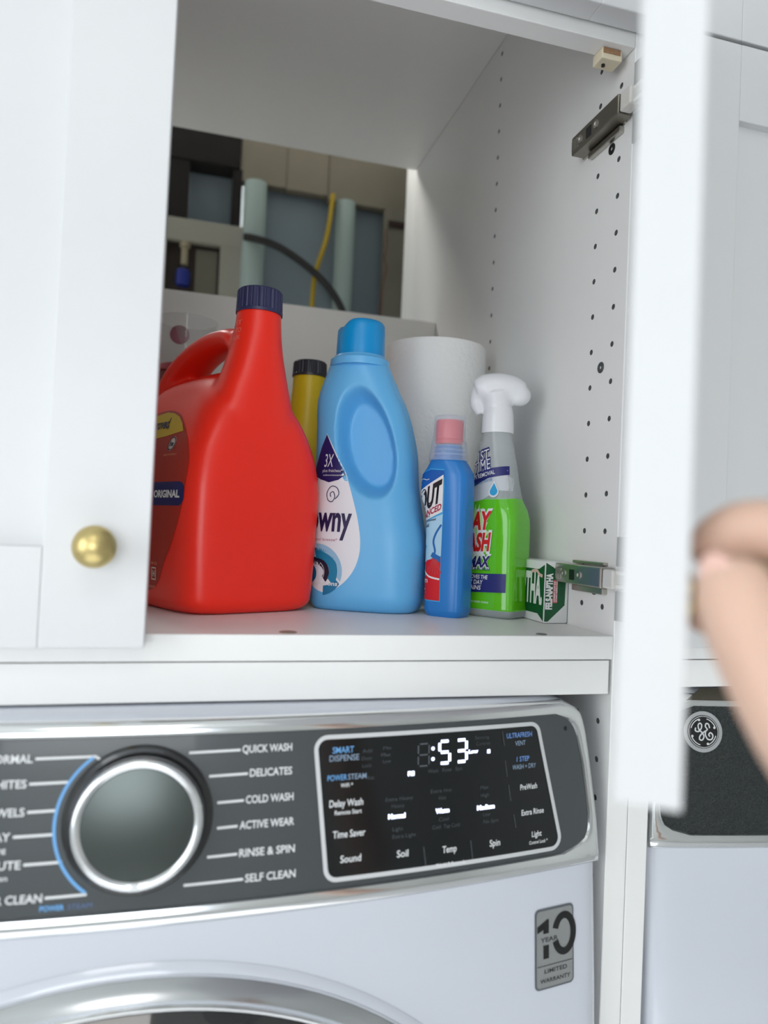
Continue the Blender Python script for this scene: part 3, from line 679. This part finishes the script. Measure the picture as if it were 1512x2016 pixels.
mk('screw_cap', ribbed_cap(15, 14.5, 12, 228, 20, 0.03), MAROON, mr, sharp=25)
# --- bottle with clear cup
cb = thing('bottle', 'pink-red bottle topped with a clear measuring cup, at the left behind the red jug', 'bottle', (-352, 398, ZFL))
mk('bottle_body', loft([(0, 0, 0, 38, 38, 2.3), (5, 0, 0, 41, 41, 2.3), (196, 0, 0, 41, 41, 2.3), (231, 0, 0, 34, 34, 2), (255, 0, 0, 29, 29, 2)], 6), MAROON, cb, sharp=60)
mk('cap_base', lathe([(31.5, 0), (31.5, 6), (30.2, 8), (29.4, 8)], 48, (0, 0, 255)), pm('pink_rim', (176, 70, 84), 0.35), cb, sharp=40)
mk('measuring_cup', lathe([(31, 250), (33.5, 275), (36.5, 306), (36.9, 309), (35.8, 309), (35.2, 305), (32.4, 276), (30, 252)], 56, (0, 0, 10), cap=False), CLEARP, cb, sharp=60, label='clear plastic cup')
M = Matrix.Translation((-7, -32, 294)) @ Matrix.Rotation(math.pi/2, 4, 'X')
mk('button_mark', xf(lathe([(11, -1), (11, 0.5), (10, 1)], 30), M), pm('rose', (140, 84, 98), 0.45), cb, label='round dusky pink mark')

# --- light blue softener bottle
dn = thing('softener_bottle', 'light blue softener bottle with a bright blue cap and white teardrop label', 'bottle', (-177, 199, ZFL), -27)
K = [(0, 12, 0, 50, 34, 3.2), (4, 12.5, 0, 53, 38, 3.2), (14, 13, 0, 55.5, 41, 3.1), (60, 13.5, 0, 56.5, 42, 3.0), (95, 10.5, 0, 53.5, 40, 2.9), (125, 8, 0, 51, 37, 2.7), (150, 6.5, 0, 50.5, 34, 2.6), (178, 3, 0, 48, 31, 2.5), (199, -1, 0, 45, 29.5, 2.4), (217, -4, 0, 39, 28, 2.3), (231, -4.5, 0, 34, 27, 2.1), (238, -5, 0, 31.5, 26, 2), (241, -5, 0, 31, 26, 2)]
dv = remesh(loft(K, 3, 72), 2.2, 3)
def ridge(v):
    x, y, z = v
    cx_, cz_, a = 15, 159, math.radians(-16)
    dx, dz = x-cx_, z-cz_; u_ = dx*math.cos(a)-dz*math.sin(a); w2 = dx*math.sin(a)+dz*math.cos(a)
    f = math.sqrt((u_/(25 if u_ > 0 else 32))**2+(w2/(62 if w2 > 0 else 54))**2)
    t = max(0.0, min(1.0, (1.0-f)/0.30)); t = t*t*(3-2*t); y2 = y*(1-0.80*t)
    # label recess edge and moulded side seam
    return (x+(1.0 if (abs(y) < 1.6 and z < 225 and x > 20) else 0), y2, z)
dv = ([ridge((v[0], v[1], max(v[2], 0.3))) for v in dv[0]], dv[1])
mk('bottle_body', dv, BLUEB, dn, sharp=180)
db = bvh_of(dv)
mk('neck_collar', lathe([(29.5, 0), (30, 2), (29.5, 7), (26.5, 9), (25.5, 11)], 56, (-5, 0, 239)), BLUEB, dn, sharp=50)
capv = lathe([(24.2, 0), (24.4, 3), (23.8, 26), (23.4, 33), (21.5, 36), (18, 37.2), (0.5, 37.5)], 72, (-5, 0, 248.5))
capv = ([(x, y, z-(9*max(0, min(1, (z-267)/14))*math.exp(-((x+5+17)/9.0)**2-((y+12)/13)**2))) for x, y, z in capv[0]], capv[1])
mk('bottle_cap', capv, CAPB, dn, sharp=50)
td = spline([(-27, 172), (-20, 160), (-12, 146), (-3, 130), (5, 108), (11, 88), (14.5, 68), (13, 52), (7, 38), (-4, 26), (-18, 19), (-34, 24), (-48, 40), (-55, 62), (-54, 88), (-45, 118), (-36, 148), (-27, 172)], 4)[:-1]
# label is wider than seen; shifted to the side of the bottle like the photo
lbl = dec(dn, 'label', poly2d([(x-1, z-2) for x, z in td], 5), pcol('label_white', (236, 238, 244)), db, 0.35)
tip = [(-28, 169)]+[(x-1, z-2) for x, z in spline([(-20, 158), (-12, 144), (-4.5, 131.5)], 4)]+[(-12, 124.5), (-22, 122), (-32, 125), (-42, 130), (-38, 142), (-33, 157)]
dec(lbl, 'label_tip', poly2d(tip, 5), pcol('indigo', (34, 26, 96)), db, 0.6)
for s, x, z, h, wd_t, mt in (('3X', -23.5, 137, 12.5, 10, 'w'), ('plus fraicheur*', -19, 132, 2.8, 22, 'w'), ('adoucissant', -19, 128.3, 1.6, 20, 'w')):
    dec(lbl, 'lettering', mv2(text2d(s, wd_t, h, 0.0, 0.15 if s == '3X' else 0, 'C'), x, z), pcol('w', (235, 235, 235)), db, 0.9)
dec(lbl, 'lettering', mv2(text2d('Downy', 60, 24, 0.03, 0.05, 'R'), 4, 76), pcol('deep_indigo', (34, 22, 74)), db, 0.7)
dec(lbl, 'lettering', mv2(text2d('cool breeze*', 26, 2.6, 0.0, 0, 'R'), -9, 66), pcol('rose_ink', (186, 100, 130)), db, 0.7)
sw = spline([(-14, 106), (-10.5, 111), (-13, 117), (-19, 118), (-23, 112), (-21.5, 105), (-17, 103.5), (-14.5, 108), (-16.5, 113), (-19.5, 111), (-18.5, 108)], 5)
dec(lbl, 'swirl_mark', band2d(sw, 0.8), pcol('deep_indigo', (34, 22, 74)), db, 0.7)
def sweep(c, r0, r1, a0, a1, n=24):
    A = [(c[0]+r0[0]*math.cos(math.radians(a0+(a1-a0)*i/n)), c[1]+r0[1]*math.sin(math.radians(a0+(a1-a0)*i/n))) for i in range(n+1)]
    B_ = [(c[0]+r1[0]*math.cos(math.radians(a0+(a1-a0)*i/n)), c[1]+r1[1]*math.sin(math.radians(a0+(a1-a0)*i/n))) for i in range(n+1)]
    return A+B_[1:-1][::-1] if (r1[0] > 0.2) else A
for c, r0, r1, a0, a1, col in (((-30, 37), (27, 26), (23, 19), 95, -20, (150, 196, 226)), ((-30, 37), (22.5, 22), (14, 12), 100, -35, (20, 130, 172)), ((-31, 36), (15, 14), (9, 7), 110, -40, (28, 26, 50)), ((-32, 36), (11, 11), (6, 5), 100, -60, (226, 232, 240)), ((-36, 34), (6, 8), (0.1, 0.1), 90, -120, (20, 110, 160)), ((-26, 38), (24, 24), (20, 15), -30, -80, (24, 120, 165))):
    dec(lbl, 'wave_graphic', poly2d(sweep(c, r0, r1, a0, a1), 5), pcol('wave%d' % sum(col), col), db, 0.75)
dec(lbl, 'lettering', mv2(text2d('Infusions', 26, 4, 0.02, 0.1, 'C'), -20, 24), pcol('w', (235, 235, 235)), db, 0.95)

# --- paper towel
pt = thing('paper_towel_roll', 'white paper towel roll standing behind the blue and green bottles', 'paper towel', (-71, 290, ZFL))
mk('towel_sheet', lathe([(57, 0), (57.5, 2), (57.5, 289), (56.6, 291), (21, 291), (20.5, 290), (20.5, 2), (21, 0), (57, 0)], 80, cap=False), PAPER, pt, sharp=40)
mk('core_tube', lathe([(20.4, 1), (20.4, 292), (19.4, 292), (19.4, 1), (20.4, 1)], 40, cap=False), pm('cardboard', (170, 140, 104), 0.8), pt, sharp=40)
pf = thing('plastic_wrap', 'crumpled clear plastic wrap between the towel roll and spray head', 'plastic wrap', (-45, 215, 45))
V = []; Fc = []
for j in range(13):
    for i in range(25):
        t = j/12; a = math.radians(150+i*9); r = 9+11*t+1.2*math.sin(i*1.9+j*0.7)
        V.append((r*math.cos(a)*0.85-6*t*t, r*math.sin(a)*0.6, 4+44*t-0.15*abs(r*math.cos(a))))
for j in range(12):
    for i in range(24): Fc.append((j*25+i, j*25+i+1, (j+1)*25+i+1, (j+1)*25+i))
pf.location.z = (ZFL+ZC)/1000
o = mk('wrap_film', ([(x, y, z+92) for x, y, z in V], Fc), CLEARP, pf, sharp=180)
mk('wrap_tail', tube([(-6, -2, 97), (-4, 0, 60), (2, 4, 25), (4, 5, 1)], [4, 5, 6, 8], 14), CLEARP, pf)

# --- blue stain gel bottle
sh = thing('stain_gel_bottle', 'small blue stain remover bottle with a frosted cap over a coral tip', 'bottle', (-103, 147, ZFL), -48)
shv = loft([(0, 5.5, 0, 17.5, 14, 3.4), (2, 5.5, 0, 19, 15, 3.6), (6, 5.5, 0, 20, 16, 4), (60, 5, 0, 20.5, 16, 4), (95, 4, 0, 21.5, 16, 3.6), (118, 0.5, 0, 25, 16, 3.4), (133, 0.5, 0, 24.5, 15.8, 3), (141, 1, 0, 20.5, 15.2, 2.6), (146, 0.5, 0, 18, 15, 2.2), (149, 0, 0, 16.5, 15, 2)], 2.5)
mk('bottle_body', shv, SHOUTB, sh, sharp=50); sb_ = bvh_of(shv)
mk('neck', lathe([(13.5, 148), (13.5, 158), (12, 162)], 32), SHOUTB, sh)
mk('frosted_cap', lathe([(18.8, 147), (19, 149), (17, 164), (16.2, 166.5), (15.2, 167.5), (15.0, 186), (14.6, 189), (13.8, 190), (0.5, 190)], 56), FROST, sh, sharp=40, label='frosted translucent cap')
mk('cap_ring', join(*[lathe([(17.2+0.5-k*0.9, 152+k*4.2), (17.9-k*0.9, 152.8+k*4.2), (17.2+0.3-k*0.9, 153.6+k*4.2)], 48, cap=False) for k in range(3)]), FROST, sh)
mk('applicator_tip', lathe([(12.6, 163), (13.2, 167), (13.2, 184), (12.2, 186)], 40), CAPRED, sh, sharp=40)
lp_ = pcol('sky', (66, 176, 232))
sl = dec(sh, 'label', poly2d(densify([(4.5, 138), (5.5, 120), (5.2, 60), (5.8, 14), (-24, 14), (-25, 60), (-25, 120), (-23, 134), (-10, 139)], 6), 5), lp_, sb_, 0.3)
dec(sl, 'label_top', poly2d(densify([(4.5, 137), (5, 131), (-24.5, 116), (-24.3, 128), (-22, 134), (-10, 138)], 6), 5), pcol('deep_blue', (10, 92, 178)), sb_, 0.5)
dec(sl, 'label_bottom', poly2d(densify([(4.8, 56), (5.2, 15), (-24, 15), (-24.5, 42), (-10, 52)], 6), 5), pcol('label_red', (214, 22, 34)), sb_, 0.55)
dec(sl, 'label_haze', poly2d(densify([(5, 96), (5, 57), (-10, 52), (-24.5, 42), (-24.5, 88), (-10, 90)], 6), 5), pcol('haze_blue', (176, 216, 238)), sb_, 0.45)
dec(sl, 'word_plate', poly2d(densify([(4.2, 133), (4.6, 98), (-24.8, 84), (-24.8, 116)], 5), 5), pcol('w', (235, 235, 235)), sb_, 0.7)
def sheared(vf, k): return [(x, z+k*x) for x, z in vf[0]], vf[1]
dec(sl, 'lettering', mv2(sheared(text2d('SHOUT', 40, 19, 0.05, 0.15, 'R'), 0.5), 3.4, 109), pcol('blk', (16, 16, 20)), sb_, 0.95)
dec(sl, 'lettering', mv2(sheared(text2d('ADVANCED', 33, 5.6, 0.03, 0.1, 'R'), 0.45), 3.6, 100.5), pcol('crimson', (176, 20, 60)), sb_, 0.95)
for s, z, wd_t in (('Ultra', 91.5, 6), ('Concentrated', 87.5, 13), ('Gel', 82.5, 5.5)):
    dec(sl, 'lettering', mv2(sheared(text2d(s, wd_t, 2.4 if s != 'Gel' else 3.4, 0.01, 0, 'L'), 0.2), -15, z), pcol('navy', (30, 26, 60)), sb_, 0.8)
dec(sl, 'label_swoosh', band2d(spline([(-17, 92), (-16.2, 82), (-17.5, 74), (-20.5, 66)], 5), 3), pcol('gold2', (196, 150, 40)), sb_, 0.7)
dec(sl, 'brush_graphic', band2d(spline([(4.2, 86), (-1, 78), (-3.5, 70), (-1.5, 62), (-2, 58)], 6), 2.0), pcol('brush_blue', (22, 104, 178)), sb_, 0.75)
dec(sl, 'brush_graphic', poly2d(densify([(-4, 60), (4.5, 56), (4.8, 50), (-6, 56)], 4), 4), pcol('brush_blue', (22, 104, 178)), sb_, 0.8)
for k in range(9):
    a = math.radians(200+k*12); dec(sl, 'bristle', band2d([(-1+3*math.cos(a), 56+3*math.sin(a)), (-1+15*math.cos(a), 56+17*math.sin(a))], 1.0), pcol('bristle_red', (208, 60, 64)), sb_, 0.85)
dec(sl, 'label_swoosh', band2d(spline([(-17, 52), (-14, 43), (-7, 37), (4.5, 35)], 5), 1.6), pcol('w', (235, 235, 235)), sb_, 0.8)
dec(sl, 'lettering', mv2(text2d('Stain', 17, 5, 0.01, 0, 'R'), -8.5, 31), pcol('w', (235, 235, 235)), sb_, 0.8)
dec(sl, 'lettering', mv2(text2d('remover', 16, 2, 0.01, 0, 'R'), -10.5, 24), pcol('w', (235, 235, 235)), sb_, 0.8)
dec(sl, 'logo_line', band2d(spline([(-24, 126), (-19, 129), (-14, 128), (-11, 129)], 4), 0.6), pcol('w', (235, 235, 235)), sb_, 0.8)

# --- green spray bottle
sy_ = thing('spray_bottle', 'clear spray bottle of bright green liquid with a white trigger head', 'spray bottle', (-51.5, 151, ZFL), -54)
SK = [(0, 5, 0, 25, 18, 4.2), (2, 5, 1.5, 28, 22, 4.6), (8, 5, 2, 29, 23.5, 5.5), (15, 5, 2, 28, 22.5, 5.5), (60, 5, 1.5, 27, 21.5, 5), (92, 4, 1, 28, 21.5, 4.6), (103, 3, 0.5, 27.5, 20.5, 3.8), (112, 2, 0, 25.5, 18.5, 3), (122, 1, 0, 24, 17.5, 2.8), (145, 0, 0, 21, 16.5, 2.4), (162, 0, 0, 17.5, 15, 2.2), (176, 0, 0, 14.6, 14.6, 2), (184, 0, 0, 13.6, 13.6, 2)]
syv = loft(SK, 2.5)
mk('bottle_body', syv, CLEARB, sy_, sharp=50); yb_ = bvh_of(syv)
LK = [(7, 5, 2, 28, 22.5, 5.2)]+[(k[0], k[1], k[2], k[3]-0.5, k[4]-0.5, k[5]) for k in SK if 8 <= k[0] <= 112]+[(114, 1.8, 0, 24.5, 17, 3)]
# liquid stands against the inside of the wall: shown on the outside by the same shell
mk('green_liquid', loft([(k[0], k[1], k[2], k[3]+0.7, k[4]+0.7, k[5]) for k in LK], 2.5), GREENL, sy_, sharp=50)
col_ = lathe([(15.4, 178), (15.8, 180), (15.0, 196), (13.8, 203)], 48)
mk('spray_collar', col_, WPL, sy_, sharp=40)
a = math.radians(54)
def w2l(dx, dy): return (dx*math.cos(a)-dy*math.sin(a), dx*math.sin(a)+dy*math.cos(a))   # room direction -> bottle frame
def L3(dx, dy, z): q = w2l(dx, dy); return (q[0], q[1], z)
hd = join(tube([L3(0, 0, 194), L3(-1, 0, 206), L3(-3, 0, 218)], [14.4, 13.5, 16.5], 24),
          tube([L3(-21, 8, 219), L3(-13, 5, 222), L3(0, 0, 223), L3(12, -5, 221), L3(21, -9, 217.5)], [10, 14.5, 15, 14, 11], 24),
          ellipsoid(L3(18, -8, 216), (11.5, 11.5, 10.5)),
          tube([L3(-16, 8, 219), L3(-19, 10, 207), L3(-15, 9, 197)], [10, 7, 4], 14))
mk('trigger_head', remesh(hd, 1.6, 7), WPL, sy_, sharp=180)
u = -1.0
ysl = pcol('w', (235, 235, 235))
GO = 1.05
def yd(name, vf2, mat, off=GO, parent=None): return dec(parent or sy_, name, vf2, mat, yb_, off)
nl = yd('neck_label', poly2d(densify([(22, 144), (24, 121), (12, 121), (-3, 112), (-22, 108), (-22, 124), (-14, 142), (-4, 134)], 6), 5), pcol('grey_white', (206, 210, 214)), 0.4)
yd('label_band', poly2d(densify([(19.5, 145), (20.6, 136.5), (2, 133), (-20, 122), (-20, 131), (0, 142)], 6), 5), pcol('navy_c', (34, 36, 110)), 0.7, nl)
for s, x, z, h, wd_t, rot in (('1ST', 3, 152, 10, 15, 14), ('TIME', 5, 142.5, 10, 20, 14)):
    t_ = mv2(text2d(s, wd_t+1.5, h+1, 0.09, 0.2, 'R'), x+0.7, z-0.5, rot); yd('lettering', t_, pcol('navy_c', (34, 36, 110)), 0.8, nl)
    yd('lettering', mv2(text2d(s, wd_t, h, 0.0, 0.2, 'R'), x, z, rot), ysl, 1.1, nl)
yd('lettering', mv2(text2d('STAIN REMOVAL', 32, 4, 0.01, 0.1, 'R'), 9, 137.2, 14), ysl, 1.1, nl)
yd('lettering', mv2(text2d('EVEN IN COLD WATER', 28, 2.6, 0, 0.1, 'R'), 7, 130.5, 14), pcol('teal', (30, 120, 170)), 1.1, nl)
drop = lambda s: [(0, 9*s)]+[(5.2*s*math.cos(math.radians(t)), -2*s+5.2*s*math.sin(math.radians(t))) for t in range(30, -211, -15)]
yd('drop_mark', mv2(poly2d(drop(1.0)), 9, 121.5), ysl, 1.25, nl); yd('drop_mark', mv2(poly2d(drop(0.75)), 9, 121.5), pcol('aqua', (26, 160, 214)), 1.45, nl)
star = [((24 if k % 2 else 17)*0.62*math.cos(math.radians(k*9)), (34 if k % 2 else 25)*0.95*math.sin(math.radians(k*9))) for k in range(40)]
yd('label_burst', mv2(poly2d(star, 5), -7, 76), pcol('burst', (190, 236, 150)))
for s, z, h, wd_t, cname, cc in (('SPRAY', 84.5, 16, 44, 'rd', (214, 28, 20)), ('WASH', 64, 16, 38, 'rd', (214, 28, 20)), ('MAX', 48.5, 9.5, 24, 'nv', (26, 30, 100))):
    yd('lettering', mv2(sheared(text2d(s, wd_t+2.5, h+2, 0.10, 0.2, 'R'), 0.06), 11.2, z-1), ysl, GO+0.25)
    yd('lettering', mv2(sheared(text2d(s, wd_t, h, 0.045, 0.2, 'R'), 0.06), 10, z), pcol(cname, cc), GO+0.55)
yd('lettering', mv2(text2d('LIFT & ACTION', 24, 2.4, 0.02, 0.1, 'R'), 9.5, 44.5), pcol('nv', (26, 30, 100)), GO+0.3)
yd('label_band', poly2d(densify([(26.5, 42.5), (26.8, 25), (-27, 22), (-27, 40)], 6), 5), pcol('navy_d', (28, 34, 112)), GO+0.2)
for s, x, z, h, wd_t in (('REMOVES THE', 8, 36.3, 3.6, 26), ('7 DAY', 3, 31, 4, 14), ('STAINS', 1, 25.8, 4, 18)):
    yd('lettering', mv2(text2d(s, wd_t, h, 0.02, 0.1, 'R'), x, z), ysl, GO+0.5)
yd('lettering', mv2(text2d('BETTER ON DRIED STAINS', 30, 1.6, 0.01, 0, 'R'), 10, 13.5), ysl, GO+0.3)

# --- soap bar in wrapper
sp_ = thing('soap_bar', 'wrapped laundry soap bar with green and white paper beside the green spray bottle', 'soap', (-12.9, 134, ZFL))
mk('paper_wrapper', box(-12.2, 12.2, -42, 42, 0.2, 57, 1.8), pm('wrapper_white', (224, 226, 224), 0.5), sp_, sharp=30)
GR = pcol('bottle_green', (10, 84, 46), 0.4)
def fr(vf2, off=0.15): return [(x, -42-off, z) for x, z in vf2[0]], vf2[1], True
def lf(vf2, off=0.15): return [(-12.2-off, -x, z) for x, z in vf2[0]], vf2[1], True     # left face: x -> runs from back to front
g1 = mk('wrapper_green', fr(poly2d([(-11.5, 55.5), (-4, 51.5), (9, 41), (8.5, 17), (-8, 2), (-11.5, 2)])), GR, sp_, smooth=False)
g2 = mk('wrapper_green', lf(poly2d([(40.8, 53.5), (30, 49), (-30, 49), (-30, 8), (30, 8), (40.8, 2)])), GR, sp_, smooth=False)
def vert_text(s, x, z, h, width, bold=0.03): 
    v, f = text2d(s, width, h, bold, 0, 'L'); return [(x-b, z+a_) for a_, b in v], f
mk('lettering', fr(vert_text('FELS-NAPTHA', -4.6, 13, 6, 33, 0.06), 0.3), ysl, sp_, smooth=False)
mk('wrapper_red', fr(poly2d(rrect(-3.8, 0.8, 19, 40, 0.8)), 0.3), pcol('soft_red', (206, 92, 100)), sp_, smooth=False)
mk('lettering', fr(vert_text('LAUNDRY SOAP BAR', -1.6, 20, 1.5, 19), 0.45), ysl, sp_, smooth=False)
mk('lettering', fr(vert_text('STAIN REMOVER', 0.4, 20, 1.3, 19), 0.45), ysl, sp_, smooth=False)
mk('lettering', fr(vert_text('NET WT', 6, 25, 2.4, 14, 0.02), 0.3), pcol('dim_green', (24, 64, 42)), sp_, smooth=False)
mk('lettering', lf(mv2(text2d('NAPTHA.', 62, 27, 0.04, 0, 'R'), 38, 18), 0.3), ysl, sp_, smooth=False)
mk('wrapper_ribbon', lf(band2d(spline([(16, 46), (26, 47.5), (32, 44), (38, 43)], 5), 3), 0.45), pcol('ribbon', (226, 190, 180)), sp_, smooth=False)

# ================================================================== BEYOND THE OPENING
def bt(name, label, cat, vf, mat, smooth=False, group=None):
    o = mk(name, vf, mat, None, smooth=smooth); return tag(o, label, cat, group)
UB = pm('utility_panel_blue', (122, 136, 144), 0.7, noise=0.1, nscale=8)
TAN = pm('tan_board', (126, 120, 106), 0.8, noise=0.15, nscale=9)
STUD = pm('pale_pipe', (158, 176, 172), 0.6)
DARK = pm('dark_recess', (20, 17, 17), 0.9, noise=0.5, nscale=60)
bt('wall_panel', 'blue-grey sheet behind the pipes through the cabinet opening', 'wall panel', box(-264, 60, 830, 840, 200, 760), UB)
bt('wooden_plank', 'left tan plank under the ceiling beyond the opening', 'plank', box(-276, -195, 801, 822, 608, 760, 0.8), TAN, group='tan planks beyond the opening')
bt('wooden_plank', 'middle tan plank under the ceiling beyond the opening', 'plank', box(-194, -118, 800, 821, 606, 760, 0.8), TAN, group='tan planks beyond the opening')
bt('wooden_plank', 'right tan plank under the ceiling beyond the opening', 'plank', box(-117, 60, 802, 823, 600, 760, 0.8), TAN, group='tan planks beyond the opening')
bt('wooden_post', 'tan wooden post at the right edge of the opening', 'post', box(-9, 50, 790, 812, 200, 599, 0.8), pm('tan_post', (128, 124, 112), 0.8, noise=0.1))
bt('metal_bracket', 'dark reddish bracket across the tan post', 'bracket', box(-4, 44, 784, 789.5, 562, 573, 0.8), pm('dark_red_metal', (44, 22, 18), 0.6))
bt('wire', 'thin reddish wire running down the tan post', 'wire', tube([(-8, 786, 556), (-6, 785, 520), (-9, 786, 500), (-5, 785, 480), (-12, 786, 420), (-13, 786, 210)], 1.2, 8), pm('red_wire', (110, 62, 50), 0.6), True)
bt('water_pipe', 'wide pale green-white pipe left of the black hose', 'pipe', tube([(-247, 802, 200), (-247, 802, 400), (-248, 802, 607)], 20, 24), STUD, True, group='pale pipes beyond the opening')
bt('water_pipe', 'narrower pale blue pipe right of the yellow cable', 'pipe', tube([(-82, 802, 200), (-82, 802, 400), (-83, 802, 599)], 18, 24), STUD, True, group='pale pipes beyond the opening')
bt('cable', 'yellow cable hanging down beyond the opening', 'cable', tube([(-110, 790, 606), (-114, 786, 560), (-121, 782, 515), (-133, 782, 470), (-139, 784, 430), (-141, 784, 300), (-138, 786, 205)], 4.2, 12), pm('yellow_cable', (178, 150, 20), 0.6), True)
bt('hose', 'thick black hose drooping across the opening', 'hose', tube([(-266, 778, 500), (-250, 774, 498), (-225, 768, 492), (-190, 766, 479), (-140, 766, 449), (-102, 768, 413), (-80, 770, 370), (-70, 772, 300), (-68, 775, 205)], [6.5]*9, 16), pm('hose_black', (20, 22, 22), 0.5), True)
bx = thing('outlet_box', 'off-white framed outlet box with a blue valve at the lower left of the opening', 'outlet box', (-340, 800, 400))
OB = pm('outlet_white', (150, 150, 140), 0.7)
mk('box_frame', join(box(-410, -268, 796, 812, 485, 524, 1), box(-304, -268, 796, 812, 380, 485, 1), box(-410, -268, 796, 812, 360, 380, 1), box(-430, -395, 796, 812, 360, 524, 1)), OB, bx, world=True, smooth=False)
mk('box_back', box(-430, -290, 815, 819, 300, 520), pm('box_dark', (60, 52, 46), 0.8, noise=0.4, nscale=30), bx, world=True, smooth=False)
mk('valve', join(lathe([(6, 0), (6, 30), (9, 31), (9, 40)], 20, (-364, 804, 445))), pm('cream_valve', (150, 142, 120), 0.6), bx, world=True)
mk('valve_handle', lathe([(11, 0), (12, 3), (12, 24), (9, 28)], 24, (-365, 802, 408)), pm('valve_blue', (20, 40, 130), 0.5), bx, world=True, label='blue handle')
mk('box_strap', box(-345, -308, 811, 814.5, 380, 478), pm('box_tan', (110, 108, 96), 0.8), bx, world=True, smooth=False)
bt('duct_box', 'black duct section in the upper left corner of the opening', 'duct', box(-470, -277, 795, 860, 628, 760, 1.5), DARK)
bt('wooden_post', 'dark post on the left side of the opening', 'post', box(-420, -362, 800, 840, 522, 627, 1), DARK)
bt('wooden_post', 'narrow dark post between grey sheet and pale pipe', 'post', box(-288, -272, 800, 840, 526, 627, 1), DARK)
bt('wall_panel', 'grey-blue sheet above the outlet box', 'wall panel', box(-362, -270, 845, 855, 500, 760), UB)

# ================================================================== PERSON (hand on the knob of the open door)
def skin_body(name, nodes, edges, root, parent, mat):
    me = bpy.data.meshes.new(name); off = root_off(parent)
    me.from_pydata([tuple((Vector(n[:3])-off)/1000) for n in nodes], edges, [])
    o = bpy.data.objects.new(name, me); COL.objects.link(o); o.parent = parent
    sk = o.modifiers.new('skin', 'SKIN'); sk.use_smooth_shade = True; sk.branch_smoothing = 0.6
    for i, n in enumerate(nodes):
        d = me.skin_vertices[0].data[i]; r = n[3]/1000; d.radius = (r, r*(n[4] if len(n) > 4 else 1)); d.use_root = (i == root); d.use_loose = False
    s = o.modifiers.new('sub', 'SUBSURF'); s.levels = 2; s.render_levels = 2
    dg = bpy.context.evaluated_depsgraph_get(); em = bpy.data.meshes.new_from_object(o.evaluated_get(dg))
    o.modifiers.clear(); o.data = em; em.materials.clear(); em.materials.append(mat)
    # one continuous skin: the joints where the chains meet are fused and smoothed
    fore = tube([(-119, -350, -72), (-116, -359, -94), (-110, -374, -124), (-86, -410, -162), (-45, -473, -222), (10, -560, -300), (70, -650, -380)], [15, 22, 24.5, 27, 34, 41, 48], 32, 8)
    rm = remesh(join(([tuple(v.co*1000+off) for v in em.vertices], [list(p.vertices) for p in em.polygons]), fore), 1.8, 6)
    rm = ([tuple(Vector(v)-off) for v in rm[0]], rm[1])
    nm = bpy.data.meshes.new(name); nm.from_pydata([tuple(Vector(v)/1000) for v in rm[0]], [], rm[1]); nm.materials.append(mat)
    for p in nm.polygons: p.use_smooth = True
    o.data = nm
    return o
ps = thing('person', 'person holding the open door by its knob, only hand and forearm in view', 'person', (-60, -440, -150))
N = [(-113, -368, -112, 20, 1.0),          # 0 wrist
     (-113, -369, -115, 14, 1.0), (-113, -370, -118, 12, 1.0), (-113, -371, -120, 10, 1.0),
     (-118, -352, -76, 24, 1.0),          # 4 palm
     # thumb
     (-143, -350, -86, 20), (-166, -347, -64, 16.5), (-173.5, -338, -46, 14.8), (-176.5, -327.5, -28.5, 14.2), (-177.5, -319, -13, 13.4), (-176, -315, -5, 10),
     # index
     (-127, -336, -34, 14), (-143, -324, -3, 12.5), (-154.5, -314.5, 6.5, 12), (-164.5, -305, 6, 11.5), (-168, -297.5, -1, 10.5), (-167, -294.5, -7, 8),
     # middle
     (-112, -330, -44, 13), (-124, -316, -22, 12), (-135, -298, -8, 11.5), (-147, -286.5, -14, 10.5), (-161, -289, -23, 10), (-168, -294.5, -28, 9.5),
     # ring
     (-102, -334, -58, 12.5), (-104, -306, -38, 11), (-119, -290, -42, 10), (-133, -290, -46, 9),
     # little
     (-95, -342, -74, 11), (-96, -318, -60, 10), (-108, -303, -62, 9), (-119, -303, -65, 8),
     (-114, -362, -98, 23)]   # 31 heel of the hand
E_ = [(0, 1), (1, 2), (2, 3), (0, 31), (31, 4), (4, 5), (5, 6), (6, 7), (7, 8), (8, 9), (9, 10), (4, 11), (11, 12), (12, 13), (13, 14), (14, 15), (15, 16), (4, 17), (17, 18), (18, 19), (19, 20), (20, 21), (21, 22), (4, 23), (23, 24), (24, 25), (25, 26), (31, 27), (27, 28), (28, 29), (29, 30)]
N = [(n[0]-(1.8 if 4 <= i < 31 else 0), n[1]+(0.5 if 4 <= i < 31 else 0), *n[2:]) for i, n in enumerate(N)]
arm = skin_body('body', N, E_, 0, ps, SKIN)

def nail(tip, away, axis, d, w_, l_):
    n = Vector(away).normalized(); t = Vector(axis).normalized(); t = (t-n*t.dot(n)).normalized(); b = n.cross(t)
    M = Matrix((b, t, n)).transposed().to_4x4(); M.translation = Vector(tip)+n*d
    vf = ellipsoid((0, 0, 0), (w_, l_, 1.6), 20, 10); mk('nail', xf(vf, M), NAIL, ps, world=True)
nail((-179.1, -317.0, -10), (-0.88, -0.42, 0.1), (0, 0.47, 0.88), 8.6, 5.6, 7.0)
nail((-169.4, -296.5, -2), (-0.75, 0.45, 0.4), (0.1, 0.4, -0.9), 6.6, 4.4, 5.6)
